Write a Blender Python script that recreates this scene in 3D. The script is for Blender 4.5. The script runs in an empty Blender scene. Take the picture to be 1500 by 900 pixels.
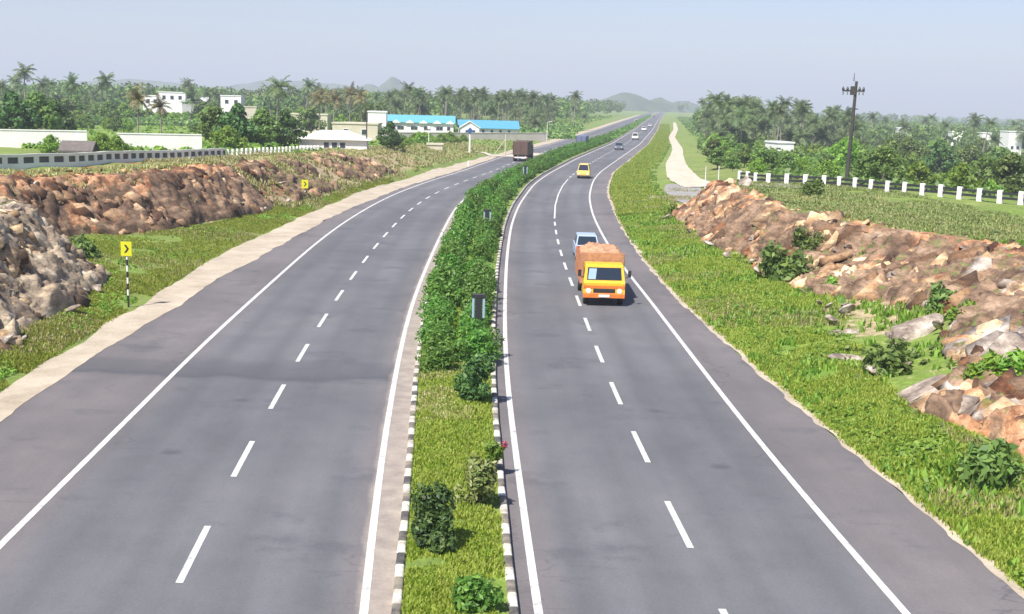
import bpy, math, random
import numpy as np
R = random.Random(7); NR = np.random.default_rng(7)
col = bpy.context.scene.collection
# ------------------------------------------------------------------ camera model
F, YC, ROLL, H = 1700.0, 150.0, math.radians(1.5), 9.5
TH = math.atan(300.0 / F)
def at(px, py, z=0.0):
    a = (px - 750) / F; b = -(py - 450) / F
    u = a * math.cos(ROLL) - b * math.sin(ROLL); v = a * math.sin(ROLL) + b * math.cos(ROLL)
    d = (u, math.cos(TH) + v * math.sin(TH), -math.sin(TH) + v * math.cos(TH))
    t = (z - H) / d[2]
    return d[0] * t, d[1] * t
def proj(X, Y, Z):
    z = Z - H; dep = Y * math.cos(TH) - z * math.sin(TH)
    u = X / dep; v = (Y * math.sin(TH) + z * math.cos(TH)) / dep
    a = u * math.cos(ROLL) + v * math.sin(ROLL); b = -u * math.sin(ROLL) + v * math.cos(ROLL)
    return 750 + a * F, 450 - b * F
def xat(px, Y, z=0.0):
    X = (px - 750) / F * Y
    for _ in range(4):
        p, _q = proj(X, Y, z); X += (px - p) / F * Y
    return X
# ------------------------------------------------------------------ noise
def _h(ix, iy, iz, s):
    n = (ix * 374761393 + iy * 668265263 + iz * 2147483647 + s * 1274126177) & 0xffffffff
    n = ((n ^ (n >> 13)) * 1274126177) & 0xffffffff
    n = (n ^ (n >> 16)) & 0xffffffff
    return n / 4294967295.0
def vnoise(x, y, s=0):
    x = np.asarray(x, float); y = np.asarray(y, float)
    xi = np.floor(x).astype(np.int64); yi = np.floor(y).astype(np.int64)
    fx = x - xi; fy = y - yi; fx = fx * fx * (3 - 2 * fx); fy = fy * fy * (3 - 2 * fy)
    a = _h(xi, yi, 0, s); b = _h(xi + 1, yi, 0, s); c = _h(xi, yi + 1, 0, s); d = _h(xi + 1, yi + 1, 0, s)
    return (a + (b - a) * fx) * (1 - fy) + (c + (d - c) * fx) * fy
def fbm(x, y, o=4, s=0):
    t = 0; a = .5; n = 0
    for i in range(o):
        t = t + a * vnoise(x * 2 ** i + 17.3 * i, y * 2 ** i - 9.1 * i, s + i); n += a; a *= .5
    return t / n
def cells(x, y, s=0):
    "blocky cells: random level per cell, distance to its centre, a random tilt"
    xi = np.floor(x).astype(np.int64); yi = np.floor(y).astype(np.int64)
    best = np.full(x.shape, 9.); lev = np.zeros(x.shape); tilt = np.zeros(x.shape); second = np.full(x.shape, 9.)
    for i in (-1, 0, 1):
        for j in (-1, 0, 1):
            cx = xi + i; cy = yi + j
            px = cx + _h(cx, cy, 1, s); py = cy + _h(cx, cy, 2, s)
            d = np.hypot(x - px, y - py); m = d < best
            second = np.where(m, best, np.minimum(second, d))
            lev = np.where(m, _h(cx, cy, 3, s), lev)
            tilt = np.where(m, (x - px) * (_h(cx, cy, 4, s) - .5) + (y - py) * (_h(cx, cy, 5, s) - .5), tilt)
            best = np.where(m, d, best)
    return lev, best, tilt, second - best
def sm(x):
    x = np.clip(x, 0, 1); return x * x * (3 - 2 * x)
# ------------------------------------------------------------------ curves along the road
YG = np.arange(-60, 3001, 1.0)
def curve(pts, sl=None, sig=4.0, end=None):
    p = sorted([(y, x) for x, y in pts]); ys = [q[0] for q in p]; xs = [q[1] for q in p]
    v = np.interp(YG, ys, xs)
    if sl is not None: v = np.where(YG > ys[-1], xs[-1] + sl * (YG - ys[-1]), v)
    if end is not None: v = np.where(YG < ys[0], xs[0] + end * (YG - ys[0]), v)
    for k in range(2):
        r = int(sig * 3); ker = np.exp(-.5 * (np.arange(-r, r + 1) / sig) ** 2); ker /= ker.sum()
        v = np.convolve(np.pad(v, r, mode='reflect', reflect_type='odd'), ker, 'valid')
    return lambda Y: np.where(np.asarray(Y, float) > 3000, v[-1] + (sl or 0) * (np.asarray(Y, float) - 3000), np.interp(Y, YG, v))
RLb = [(.75, 18), (.6, 20.9), (.5, 24), (.3, 28.6), (0, 35.3), (-.15, 40), (-.33, 50.8), (-.42, 70.7), (-.25, 90.8), (.4, 109.5), (2.2, 138), (4.6, 160), (10.6, 205), (24.2, 295), (47.2, 469), (80, 730)]
RL = curve(RLb, .128, 4, -.06)
RR = curve([(7.7, 21.1), (7.6, 23.2), (7.45, 27), (7.3, 30), (7.2, 33.5), (7., 45.4), (6.8, 58.9), (6.5, 70), (6.5, 83.1), (6.8, 101), (7.7, 121), (9.7, 146), (12, 166), (17.8, 205), (31.2, 295), (54.2, 469), (87, 730)], .128, 4, -.06)
RD = lambda Y: (RL(Y) + RR(Y)) / 2
RE = curve([(10.5, 21), (10.3, 25.7), (9.8, 30), (9.5, 34.5), (9., 43.2), (8.3, 55), (8.1, 66), (8.15, 80), (8.7, 98.6), (10.2, 130), (13.7, 165), (19.8, 205), (33.2, 295), (56.2, 469), (89, 730)], .128, 4, -.06)
LD = curve([(-6.1, 18), (-6.6, 23.3), (-7.1, 30), (-7.5, 36.9), (-7.9, 43), (-8.2, 49.5), (-8.5, 57), (-8.8, 66), (-9.05, 76), (-9.2, 87), (-9.2, 98), (-9.0, 107), (-8.5, 118), (-7.6, 128), (-5.5, 145), (-3.4, 160), (1.7, 205), (15, 295), (38, 469), (70.8, 730)], .128, 4, -.08)
LL = curve([(-10.4, 18), (-10.7, 23.1), (-11, 29.3), (-11.4, 35.6), (-11.9, 43.7), (-12.2, 52), (-12.6, 62.7), (-12.95, 72), (-13.2, 85), (-13.1, 97), (-12.7, 110), (-12, 121), (-10.3, 138), (-7.6, 158), (-2.4, 205), (11, 295), (34, 469), (66.8, 730)], .128, 4, -.08)
LR = curve([(-2.4, 18), (-2.7, 21), (-3.05, 25.1), (-3.35, 29.3), (-3.75, 35), (-4.1, 41), (-4.4, 46), (-4.75, 54), (-5., 66), (-5.2, 80), (-5.35, 97), (-5.2, 110), (-4.6, 121), (-2.6, 138), (-.2, 158), (5.1, 205), (18.8, 295), (42, 469), (74.8, 730)], .128, 4, -.08)
LE = curve([(-14.6, 18), (-14.9, 30), (-15.2, 39.4), (-15.4, 51.5), (-15.5, 62), (-15.3, 72), (-15., 85), (-14.7, 97), (-13.8, 110), (-12.9, 121), (-11.2, 138), (-8.5, 158), (-3.3, 205), (10, 295), (33, 469), (65.8, 730)], .128, 4, -.03)
LS = curve([(-15.4, 18), (-15.6, 30), (-16.2, 39), (-16.6, 48.8), (-16.9, 58), (-17.5, 68.7), (-17.3, 79.7), (-16.8, 92), (-16.5, 103), (-15.9, 116), (-13.9, 134), (-11.2, 160), (-5.5, 200), (7.5, 295), (30.5, 469), (63, 730)], .128, 4, -.03)
ML = curve([(-1.9, 17), (-2.1, 20.7), (-2.3, 23.8), (-2.5, 27.5), (-2.95, 32.7), (-3.35, 39.3), (-3.75, 46.1), (-4.15, 54), (-4.4, 62), (-4.65, 72), (-4.9, 97), (-4.7, 112), (-4.1, 121), (-2.2, 138), (.2, 158), (5.5, 205), (19.3, 295), (42.5, 469), (75.3, 730)], .128, 4, -.06)
MR = curve([(.35, 17), (.28, 20.7), (.13, 23.3), (0, 26.4), (-.2, 29.5), (-.4, 35.3), (-.55, 40), (-.75, 50.8), (-.85, 70.6), (-.7, 91), (-.1, 109.5), (1.6, 138), (4., 160), (10., 205), (23.6, 295), (46.6, 469), (79.4, 730)], .128, 4, -.06)
FL = curve([(-18.2, 25), (-18, 40), (-18.6, 48), (-19.3, 54), (-20.4, 57.5), (-24, 60.5), (-26.5, 66), (-26.8, 72), (-24.5, 75), (-21.8, 78.5), (-20.4, 83), (-18.4, 99), (-17.2, 114), (-15, 132), (-12.4, 160), (-7, 200), (6, 295), (29, 469), (61, 730)], .128, 1.2)
WL = curve([(4.5, 20), (4.5, 57), (5, 75), (5, 88), (6, 103), (8, 125), (8, 160), (12, 260)], 0, 3)
HL = curve([(4., 20), (4, 88), (3.5, 103), (3.1, 125), (2.4, 160), (1.4, 200), (.8, 270), (.8, 600)], 0, 6)
FR = curve([(13.6, 20), (13.1, 28), (12.3, 32), (11.6, 35), (12.1, 42), (13.9, 48), (14.9, 56), (14., 64), (13.2, 72), (12.9, 89), (13.3, 98), (14.5, 103), (17, 112), (20, 130), (24, 165), (34, 205), (48, 295), (72, 469), (105, 730)], .128, 1.2)
WR = curve([(10, 20), (11, 40), (10, 55), (8.5, 60), (5, 66), (4.2, 74), (4.2, 96), (7, 112), (10, 140)], 0, 2)
HR = curve([(3.4, 20), (3.4, 99), (2.7, 115), (2., 139), (1., 205), (.3, 340), (0, 500)], 0, 4)
FENCE_R = [(19.6, 102), (20.6, 98.2), (25.4, 95.6), (29.2, 90.3), (32.6, 85.8), (36.2, 81.6), (42, 75)]
def hgt(X, Y):
    X = np.asarray(X, float); Y = np.asarray(Y, float)
    xl = LS(Y); xr = RE(Y); fl = FL(Y); fr = FR(Y)
    fl = np.minimum(fl, xl - .6); fr = np.maximum(fr, xr + .8)
    far = 1 - sm((Y - 160) / 200)
    berm_l = .45 * sm((xl - X) / np.maximum(xl - fl, .8)) * (.3 + .7 * far)
    berm_r = .45 * sm((X - xr) / np.maximum(fr - xr, .8)) * (.3 + .7 * far)
    tl = sm((fl - X) / WL(Y)); tr = sm((X - fr) / WR(Y))
    z = np.where(X < (xl + xr) / 2, berm_l + (HL(Y) - .45) * tl, berm_r + (HR(Y) - .45) * tr)
    # valley to the right
    xv = np.interp(Y, [0, 75, 100, 130, 200, 300, 500, 1000, 6000], [60, 52, 24, 27, 40, 60, 92, 160, 800])
    dv = X - xv
    z = z - sm(dv / 45) * 3.6 * (X > 0) - np.clip(dv - 40, 0, 600) * .016
    z = z - np.clip(-X - 500, 0, 3000) * .0
    # roughness away from the road
    off = np.maximum(xl - X, X - xr)
    rough = sm((off - .1) / 2.0)
    z = z + rough * (fbm(X / 2.2, Y / 2.2, 4, 3) - .5) * .38 * (.35 + .65 * far) + sm((off - 15) / 30) * (fbm(X / 23, Y / 23, 3, 9) - .5) * 1.0
    z = np.where(off < 0, -.06, z - .02)
    # the mound's own lumps
    return z
# ------------------------------------------------------------------ mesh helpers
def mesh_obj(name, V, Fc, mat=None, parent=None, smooth=False, uv=None, colr=None, mats=None, midx=None):
    me = bpy.data.meshes.new(name)
    V = np.asarray(V, np.float32).reshape(-1, 3)
    if isinstance(Fc, np.ndarray):
        n, k = Fc.shape
        me.vertices.add(len(V)); me.vertices.foreach_set('co', V.ravel())
        me.loops.add(n * k); me.loops.foreach_set('vertex_index', Fc.astype(np.int32).ravel())
        me.polygons.add(n); me.polygons.foreach_set('loop_start', np.arange(0, n * k, k, dtype=np.int32))
        me.update(calc_edges=True)
    else:
        me.from_pydata([tuple(map(float, v)) for v in V], [], Fc); me.update()
    if mats:
        for m in mats: me.materials.append(m)
        me.polygons.foreach_set('material_index', np.asarray(midx, np.int32))
    elif mat: me.materials.append(mat)
    if smooth: me.polygons.foreach_set('use_smooth', np.ones(len(me.polygons), bool))
    if uv is not None:
        l = me.uv_layers.new(name='uv'); idx = np.zeros(len(me.loops), np.int32); me.loops.foreach_get('vertex_index', idx)
        l.data.foreach_set('uv', np.asarray(uv, np.float32)[idx].ravel())
    if colr is not None:
        a = me.color_attributes.new('zone', 'FLOAT_COLOR', 'POINT'); c = np.ones((len(V), 4), np.float32); c[:, :3] = colr
        a.data.foreach_set('color', c.ravel())
    o = bpy.data.objects.new(name, me); col.objects.link(o)
    if parent: o.parent = parent
    return o
def tag(o, label=None, cat=None, group=None, kind=None):
    if label: o['label'] = label
    if cat: o['category'] = cat
    if group: o['group'] = group
    if kind: o['kind'] = kind
    return o
def empty(name, loc, rz=0.0, label=None, cat=None, group=None):
    o = bpy.data.objects.new(name, None); col.objects.link(o); o.location = loc; o.rotation_euler = (0, 0, rz)
    o.empty_display_size = .2
    return tag(o, label, cat, group)
def copy_tree(o, loc=None, rz=None, sc=None, label=None, group=None, parent=None):
    c = o.copy(); col.objects.link(c)
    if parent: c.parent = parent
    if loc is not None: c.location = loc
    if rz is not None: c.rotation_euler = (0, 0, rz)
    if sc is not None: c.scale = sc
    if label: c['label'] = label
    if group: c['group'] = group
    for ch in list(o.children): copy_tree(ch, parent=c)
    return c
class MB:
    def __init__(s): s.v = []; s.f = []
    def add(s, v, f):
        n = len(s.v); s.v += [tuple(p) for p in v]; s.f += [tuple(i + n for i in q) for q in f]; return s
    def box(s, x0, x1, y0, y1, z0, z1, tx=0, ty=0, b=0.0):
        "box; tx, ty shrink the top; b chamfers the vertical and top edges"
        if b <= 0:
            v = [(x0, y0, z0), (x1, y0, z0), (x1, y1, z0), (x0, y1, z0), (x0 + tx, y0 + ty, z1), (x1 - tx, y0 + ty, z1), (x1 - tx, y1 - ty, z1), (x0 + tx, y1 - ty, z1)]
            return s.add(v, [(0, 3, 2, 1), (4, 5, 6, 7), (0, 1, 5, 4), (1, 2, 6, 5), (2, 3, 7, 6), (3, 0, 4, 7)])
        def ring(a0, a1, c0, c1, z): return [(a0 + b, c0, z), (a1 - b, c0, z), (a1, c0 + b, z), (a1, c1 - b, z), (a1 - b, c1, z), (a0 + b, c1, z), (a0, c1 - b, z), (a0, c0 + b, z)]
        k = (z1 - z0 - b) / (z1 - z0)
        r = ring(x0, x1, y0, y1, z0) + ring(x0 + tx * k, x1 - tx * k, y0 + ty * k, y1 - ty * k, z1 - b) + ring(x0 + tx + b, x1 - tx - b, y0 + ty + b, y1 - ty - b, z1)
        f = [tuple(range(7, -1, -1)), tuple(range(16, 24))]
        for q in (0, 8):
            for i in range(8): j = (i + 1) % 8; f.append((q + i, q + j, q + 8 + j, q + 8 + i))
        return s.add(r, f)
    def tube(s, pts, rad, n=8, cap=True):
        P = [np.array(p, float) for p in pts]; rings = []
        rad = rad if isinstance(rad, (list, tuple)) else [rad] * len(P)
        v = []; f = []
        for i, p in enumerate(P):
            d = P[min(i + 1, len(P) - 1)] - P[max(i - 1, 0)]; d /= np.linalg.norm(d) + 1e-9
            a = np.cross(d, (0, 0, 1) if abs(d[2]) < .9 else (1, 0, 0)); a /= np.linalg.norm(a); c = np.cross(d, a)
            for k in range(n):
                t = 2 * math.pi * k / n; v.append(p + rad[i] * (math.cos(t) * a + math.sin(t) * c))
        for i in range(len(P) - 1):
            for k in range(n):
                j = (k + 1) % n; f.append((i * n + k, i * n + j, (i + 1) * n + j, (i + 1) * n + k))
        if cap: f.append(tuple(range(n - 1, -1, -1))); f.append(tuple((len(P) - 1) * n + k for k in range(n)))
        return s.add(v, f)
    def prism(s, prof, y0, y1, inset=0.0):
        "profile in (x,z) extruded along y"
        n = len(prof); v = [(x, y0, z) for x, z in prof] + [(x, y1, z) for x, z in prof]
        f = [tuple(range(n)), tuple(range(2 * n - 1, n - 1, -1))] + [(i, i + n, (i + 1) % n + n, (i + 1) % n) for i in range(n)]
        return s.add(v, f)
    def sideprism(s, prof, x0, x1, tap=None):
        "profile in (y,z) extruded along x; tap(z) gives an inward shift"
        n = len(prof); t = tap or (lambda z: 0)
        v = [(x0 + t(z), y, z) for y, z in prof] + [(x1 - t(z), y, z) for y, z in prof]
        f = [tuple(range(n)), tuple(range(2 * n - 1, n - 1, -1))] + [(i, i + n, (i + 1) % n + n, (i + 1) % n) for i in range(n)]
        return s.add(v, f)
    def build(s, name, mat, parent=None, smooth=False): return mesh_obj(name, s.v, s.f, mat, parent, smooth)
# ------------------------------------------------------------------ materials
def new_mat(name):
    m = bpy.data.materials.new(name); m.use_nodes = True; nt = m.node_tree
    return m, nt, nt.nodes['Principled BSDF']
def N(nt, typ, **kw):
    n = nt.nodes.new(typ)
    for k, v in kw.items():
        if k in n.bl_rna.properties: setattr(n, k, v)
        else: n.inputs[k].default_value = v
    return n
def L(nt, a, b): nt.links.new(a, b)
def ramp(nt, fac, stops):
    r = nt.nodes.new('ShaderNodeValToRGB'); L(nt, fac, r.inputs[0]); e = r.color_ramp.elements
    while len(e) < len(stops): e.new(.5)
    for q, (p, c) in zip(e, stops): q.position = p; q.color = (*c, 1) if len(c) == 3 else c
    return r.outputs[0]
def g3(v): return (v, v, v)
def mixc(nt, fac, a, b, mode='MIX'):
    m = nt.nodes.new('ShaderNodeMix'); m.data_type = 'RGBA'; m.blend_type = mode
    for s, v in ((m.inputs[0], fac), (m.inputs[6], a), (m.inputs[7], b)):
        if hasattr(v, 'links'): L(nt, v, s)
        elif isinstance(v, (int, float)): s.default_value = v
        else: s.default_value = (*v, 1)
    return m.outputs[2]
def math_(nt, op, a, b=None, clamp=False):
    m = nt.nodes.new('ShaderNodeMath'); m.operation = op; m.use_clamp = clamp
    for s, v in zip(m.inputs, (a, b)):
        if v is None: continue
        if hasattr(v, 'links'): L(nt, v, s)
        else: s.default_value = v
    return m.outputs[0]
def noise(nt, vec, scale, det=4, rough=.6):
    n = N(nt, 'ShaderNodeTexNoise', Scale=scale, Detail=det, Roughness=rough); L(nt, vec, n.inputs[0]); return n.outputs[0]
def mapping(nt, vec, sc, rot=(0, 0, 0)):
    m = nt.nodes.new('ShaderNodeMapping'); L(nt, vec, m.inputs[0]); m.inputs[3].default_value = sc; m.inputs[2].default_value = rot; return m.outputs[0]
def plain(name, c, rough=.6, metal=0, var=.15, scale=3.0, bump=0):
    m, nt, p = new_mat(name); tc = nt.nodes.new('ShaderNodeTexCoord').outputs['Object']
    n = noise(nt, tc, scale, 5)
    c0 = tuple(x * (1 - var) for x in c); c1 = tuple(min(1, x * (1 + var)) for x in c)
    L(nt, ramp(nt, n, [(.3, c0), (.7, c1)]), p.inputs['Base Color'])
    p.inputs['Roughness'].default_value = rough; p.inputs['Metallic'].default_value = metal
    if bump:
        b = nt.nodes.new('ShaderNodeBump'); b.inputs[0].default_value = bump; b.inputs[1].default_value = .02; L(nt, noise(nt, tc, scale * 8, 5), b.inputs[2 if b.inputs[2].name == 'Height' else 'Height']); L(nt, b.outputs[0], p.inputs['Normal'])
    return m
def foliage(name, cols, trans=.25, rough=.55):
    m, nt, p = new_mat(name); g = nt.nodes.new('ShaderNodeNewGeometry'); oi = nt.nodes.new('ShaderNodeObjectInfo')
    n = len(cols); c = ramp(nt, g.outputs['Random Per Island'], [(i / (n - 1), q) for i, q in enumerate(cols)])
    pos = nt.nodes.new('ShaderNodeTexCoord').outputs['Object']
    cl = noise(nt, pos, 1.1, 2)
    c = mixc(nt, math_(nt, 'MULTIPLY', ramp(nt, cl, [(.35, g3(0)), (.7, g3(1))]), .45), c, cols[-1])
    hsv = nt.nodes.new('ShaderNodeHueSaturation'); L(nt, c, hsv.inputs['Color'])
    L(nt, math_(nt, 'ADD', math_(nt, 'MULTIPLY', oi.outputs['Random'], .5), .78), hsv.inputs['Value'])
    L(nt, math_(nt, 'ADD', math_(nt, 'MULTIPLY', oi.outputs['Random'], .03), .485), hsv.inputs['Hue'])
    L(nt, hsv.outputs[0], p.inputs['Base Color']); p.inputs['Roughness'].default_value = rough
    t = nt.nodes.new('ShaderNodeBsdfTranslucent'); L(nt, hsv.outputs[0], t.inputs[0])
    mx = nt.nodes.new('ShaderNodeMixShader'); mx.inputs[0].default_value = trans
    L(nt, p.outputs[0], mx.inputs[1]); L(nt, t.outputs[0], mx.inputs[2])
    L(nt, mx.outputs[0], nt.nodes['Material Output'].inputs[0])
    return m
M = {}
M['white'] = plain('white_paint', (.78, .77, .74), .55, var=.06)
M['whitewash'] = plain('whitewash', (.80, .78, .73), .8, var=.1, scale=.8)
M['black'] = plain('black_paint', (.025, .025, .028), .5)
M['dark_glass'] = plain('dark_glass', (.02, .03, .045), .08, var=.05)
M['rubber'] = plain('rubber', (.02, .02, .02), .85)
M['steel'] = plain('dull_steel', (.3, .31, .32), .45, .6)
M['yellow_cab'] = plain('yellow_cab', (.74, .44, .03), .38, var=.16, scale=5)
M['orange_cab'] = plain('orange_cab', (.66, .18, .03), .45, var=.2, scale=6)
M['red_body'] = plain('red_body', (.38, .05, .03), .5, var=.25, scale=5)
M['load'] = plain('sacking', (.46, .25, .14), .9, var=.35, scale=4, bump=.5)
M['headboard'] = plain('headboard', (.40, .20, .10), .7, var=.3, scale=6)
M['sign_yellow'] = plain('sign_yellow', (.62, .60, .02), .4, var=.04)
M['pale_blue'] = plain('pale_blue_panel', (.30, .42, .50), .35, var=.06)
M['blue_sign'] = plain('blue_sign', (.03, .09, .25), .4)
M['shade_grey'] = plain('opening_shade_grey', (.10, .10, .10), .8)
M['wood'] = plain('pole_wood', (.055, .05, .045), .85, var=.3)
M['trunk'] = plain('bark', (.16, .13, .10), .9, var=.3)
M['palm_trunk'] = plain('palm_bark', (.24, .21, .17), .9, var=.25)
M['blue_roof'] = plain('blue_metal_roof', (.12, .38, .50), .5, var=.12)
M['blue_roof_dark'] = plain('dark_blue_metal_roof', (.09, .30, .42), .5, var=.12)
M['window'] = plain('window_glass', (.04, .05, .07), .15)
M['grey_wall'] = plain('grey_wall', (.42, .42, .42), .85)
M['beige'] = plain('beige_render', (.55, .50, .38), .85, var=.1, scale=.6)
M['pinkwash'] = plain('pale_wall', (.62, .56, .50), .85, var=.1, scale=.5)
M['brown_truck'] = plain('brown_truck', (.10, .055, .04), .7, var=.3)
M['thatch'] = plain('grey_thatch', (.14, .12, .11), .95, var=.3, scale=6)
G = {}
G['hedge'] = foliage('hedge_leaves', [(.06, .16, .02), (.075, .20, .027), (.13, .28, .04), (.22, .38, .06)], .4)
G['dark'] = foliage('dark_leaves', [(.028, .075, .018), (.045, .11, .025), (.075, .155, .035), (.12, .21, .045)])
G['tree'] = foliage('tree_leaves', [(.055, .115, .026), (.10, .18, .038), (.16, .26, .055), (.25, .34, .08)], .4)
G['bright'] = foliage('bright_leaves', [(.08, .18, .018), (.14, .28, .028), (.22, .37, .04), (.30, .43, .06)], .4)
G['palm'] = foliage('palm_fronds', [(.04, .085, .026), (.075, .135, .038), (.13, .19, .065), (.22, .26, .11)], .35)
G['dry_palm'] = foliage('dry_fronds', [(.06, .07, .025), (.12, .12, .045), (.20, .17, .07), (.28, .22, .11)], .2)
G['olive'] = foliage('olive_leaves', [(.09, .13, .025), (.14, .19, .04), (.22, .25, .07), (.31, .30, .12)])
G['grass'] = foliage('grass_blades', [(.17, .26, .02), (.25, .36, .03), (.34, .44, .045), (.48, .50, .11)], .5)
G['drygrass'] = foliage('dry_grass_blades', [(.28, .25, .09), (.42, .35, .16), (.50, .43, .22), (.22, .27, .07)], .25)
G['pink'] = foliage('pink_petals', [(.5, .05, .08), (.6, .10, .14), (.55, .04, .06), (.4, .03, .05)])

def asphalt(name, side):
    m, nt, p = new_mat(name)
    uv = nt.nodes.new('ShaderNodeUVMap').outputs[0]; sx = nt.nodes.new('ShaderNodeSeparateXYZ'); L(nt, uv, sx.inputs[0]); u = sx.outputs[0]; v = sx.outputs[1]
    big = noise(nt, mapping(nt, uv, (.22, .06, 1)), 1, 5, .6)
    c = ramp(nt, big, [(.30, (.104, .100, .104)), (.52, (.137, .130, .134)), (.74, (.172, .161, .162))])
    streak = noise(nt, mapping(nt, uv, (2.2, .035, 1)), 1, 4, .6)
    c = mixc(nt, .5, c, ramp(nt, streak, [(.3, g3(.74)), (.7, g3(1.22))]), 'MULTIPLY')
    # u = lateral position in lane units (0 at the median-side line, 1 at the lane dashes, 2 at the outer line)
    # cooler, slightly darker wheel-worn lanes against the browner shoulders
    inl = ramp(nt, math_(nt, 'MULTIPLY', u, .25), [(0.0, g3(0)), (.06, g3(1)), (.46, g3(1)), (.53, g3(0))])
    c = mixc(nt, inl, mixc(nt, .6, c, (1.16, 1.07, 1.03), 'MULTIPLY'), mixc(nt, .6, c, (.86, .94, 1.0), 'MULTIPLY'))
    wt = ramp(nt, math_(nt, 'FRACT', u), [(.12, g3(0)), (.26, g3(1)), (.4, g3(0)), (.6, g3(0)), (.74, g3(1)), (.88, g3(0))])
    c = mixc(nt, math_(nt, 'MULTIPLY', math_(nt, 'MULTIPLY', wt, inl), .42), c, (.095, .095, .102))
    # crack-sealed and oily patches
    pt = noise(nt, mapping(nt, uv, (.9, .33, 1)), 1.0, 5, .65)
    c = mixc(nt, ramp(nt, pt, [(.57, g3(0)), (.66, g3(.6))]), c, (.078, .08, .088))
    vo = N(nt, 'ShaderNodeTexVoronoi', Scale=.62); L(nt, mapping(nt, uv, (1.4, .5, 1)), vo.inputs[0])
    c = mixc(nt, ramp(nt, vo.outputs[0], [(.03, g3(.6)), (.09, g3(0))]), c, (.06, .06, .068))
    bl = noise(nt, mapping(nt, uv, (.8, .16, 1)), 1.3, 6, .7)
    c = mixc(nt, .55, c, ramp(nt, bl, [(.34, g3(.78)), (.5, g3(1.0)), (.64, (1.22, 1.19, 1.16))]), 'MULTIPLY')
    ck = N(nt, 'ShaderNodeTexVoronoi', feature='DISTANCE_TO_EDGE', Scale=.5); cw = nt.nodes.new('ShaderNodeVectorMath'); cw.operation = 'MULTIPLY_ADD'
    nz = N(nt, 'ShaderNodeTexNoise', Scale=1.1, Detail=5.0); L(nt, uv, nz.inputs[0]); L(nt, nz.outputs[1], cw.inputs[0]); cw.inputs[1].default_value = (.9, 2.2, 0); L(nt, mapping(nt, uv, (1.3, .42, 1)), cw.inputs[2]); L(nt, cw.outputs[0], ck.inputs[0])
    cm = math_(nt, 'MULTIPLY', ramp(nt, ck.outputs[0], [(.0, g3(.55)), (.012, g3(0))]), ramp(nt, noise(nt, mapping(nt, uv, (.5, .05, 1)), 1.5, 3), [(.52, g3(0)), (.6, g3(1))]))
    c = mixc(nt, cm, c, (.05, .05, .055))
    if side == 'left':   # the dark resurfaced band across the carriageway
        band = math_(nt, 'ADD', v, math_(nt, 'MULTIPLY', noise(nt, mapping(nt, uv, (1.2, .3, 1)), 1, 4), 3.0))
        b = ramp(nt, math_(nt, 'DIVIDE', band, 100.0), [(.398, g3(0)), (.401, g3(.95)), (.407, g3(.6)), (.424, g3(.4)), (.430, g3(0))])
        c = mixc(nt, b, c, (.07, .072, .08))
        dm = ramp(nt, math_(nt, 'ADD', math_(nt, 'MULTIPLY', u, .5), math_(nt, 'ADD', math_(nt, 'MULTIPLY', noise(nt, mapping(nt, uv, (3, .6, 1)), 1, 4), .05), .475)), [(.30, g3(1)), (.505, g3(.8)), (.53, g3(0))])
        c = mixc(nt, dm, c, ramp(nt, noise(nt, mapping(nt, uv, (3, .9, 1)), 2, 5), [(.3, (.25, .21, .18)), (.7, (.40, .34, .28))]))
    fine = noise(nt, mapping(nt, uv, (8, 2.2, 1)), 6, 3, .7)
    c = mixc(nt, .5, c, ramp(nt, fine, [(.3, g3(.78)), (.7, g3(1.2))]), 'MULTIPLY')
    L(nt, c, p.inputs['Base Color']); p.inputs['Roughness'].default_value = .82
    b = nt.nodes.new('ShaderNodeBump'); b.inputs['Strength'].default_value = .25; b.inputs['Distance'].default_value = .01
    L(nt, noise(nt, nt.nodes.new('ShaderNodeTexCoord').outputs['Object'], 40, 3), b.inputs['Height']); L(nt, b.outputs[0], p.inputs['Normal'])
    return m
def worn_paint(name, c0):
    m, nt, p = new_mat(name); tc = nt.nodes.new('ShaderNodeTexCoord').outputs['Object']
    n = noise(nt, tc, 2.2, 6, .75)
    L(nt, ramp(nt, n, [(.30, tuple(x * .32 for x in c0)), (.40, tuple(x * .72 for x in c0)), (.55, tuple(x * .93 for x in c0)), (.7, c0)]), p.inputs['Base Color']); p.inputs['Roughness'].default_value = .7
    return m
def sandmat(name, a, b):
    m, nt, p = new_mat(name); tc = nt.nodes.new('ShaderNodeTexCoord').outputs['Object']
    n = noise(nt, tc, .5, 6, .7); c = ramp(nt, n, [(.3, a), (.7, b)])
    c = mixc(nt, .35, c, ramp(nt, noise(nt, tc, 9, 4, .7), [(.3, g3(.6)), (.7, g3(1.3))]), 'MULTIPLY')
    L(nt, c, p.inputs['Base Color']); p.inputs['Roughness'].default_value = .95
    return m
def kerbmat():
    m, nt, p = new_mat('painted_kerb'); uv = nt.nodes.new('ShaderNodeUVMap').outputs[0]; sx = nt.nodes.new('ShaderNodeSeparateXYZ'); L(nt, uv, sx.inputs[0])
    s = math_(nt, 'FRACT', math_(nt, 'DIVIDE', math_(nt, 'ADD', sx.outputs[1], math_(nt, 'MULTIPLY', noise(nt, uv, .7, 2), .15)), 1.25))
    st = ramp(nt, s, [(.0, g3(0)), (.46, g3(0)), (.48, g3(1)), (.98, g3(1)), (1, g3(0))])
    c = mixc(nt, st, (.06, .06, .06), (.72, .69, .62))
    tc = nt.nodes.new('ShaderNodeTexCoord').outputs['Object']; dirt = noise(nt, tc, 1.6, 6, .7)
    c = mixc(nt, ramp(nt, dirt, [(.40, g3(0)), (.62, g3(.85))]), c, (.28, .24, .18))
    L(nt, c, p.inputs['Base Color']); p.inputs['Roughness'].default_value = .85
    return m
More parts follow.
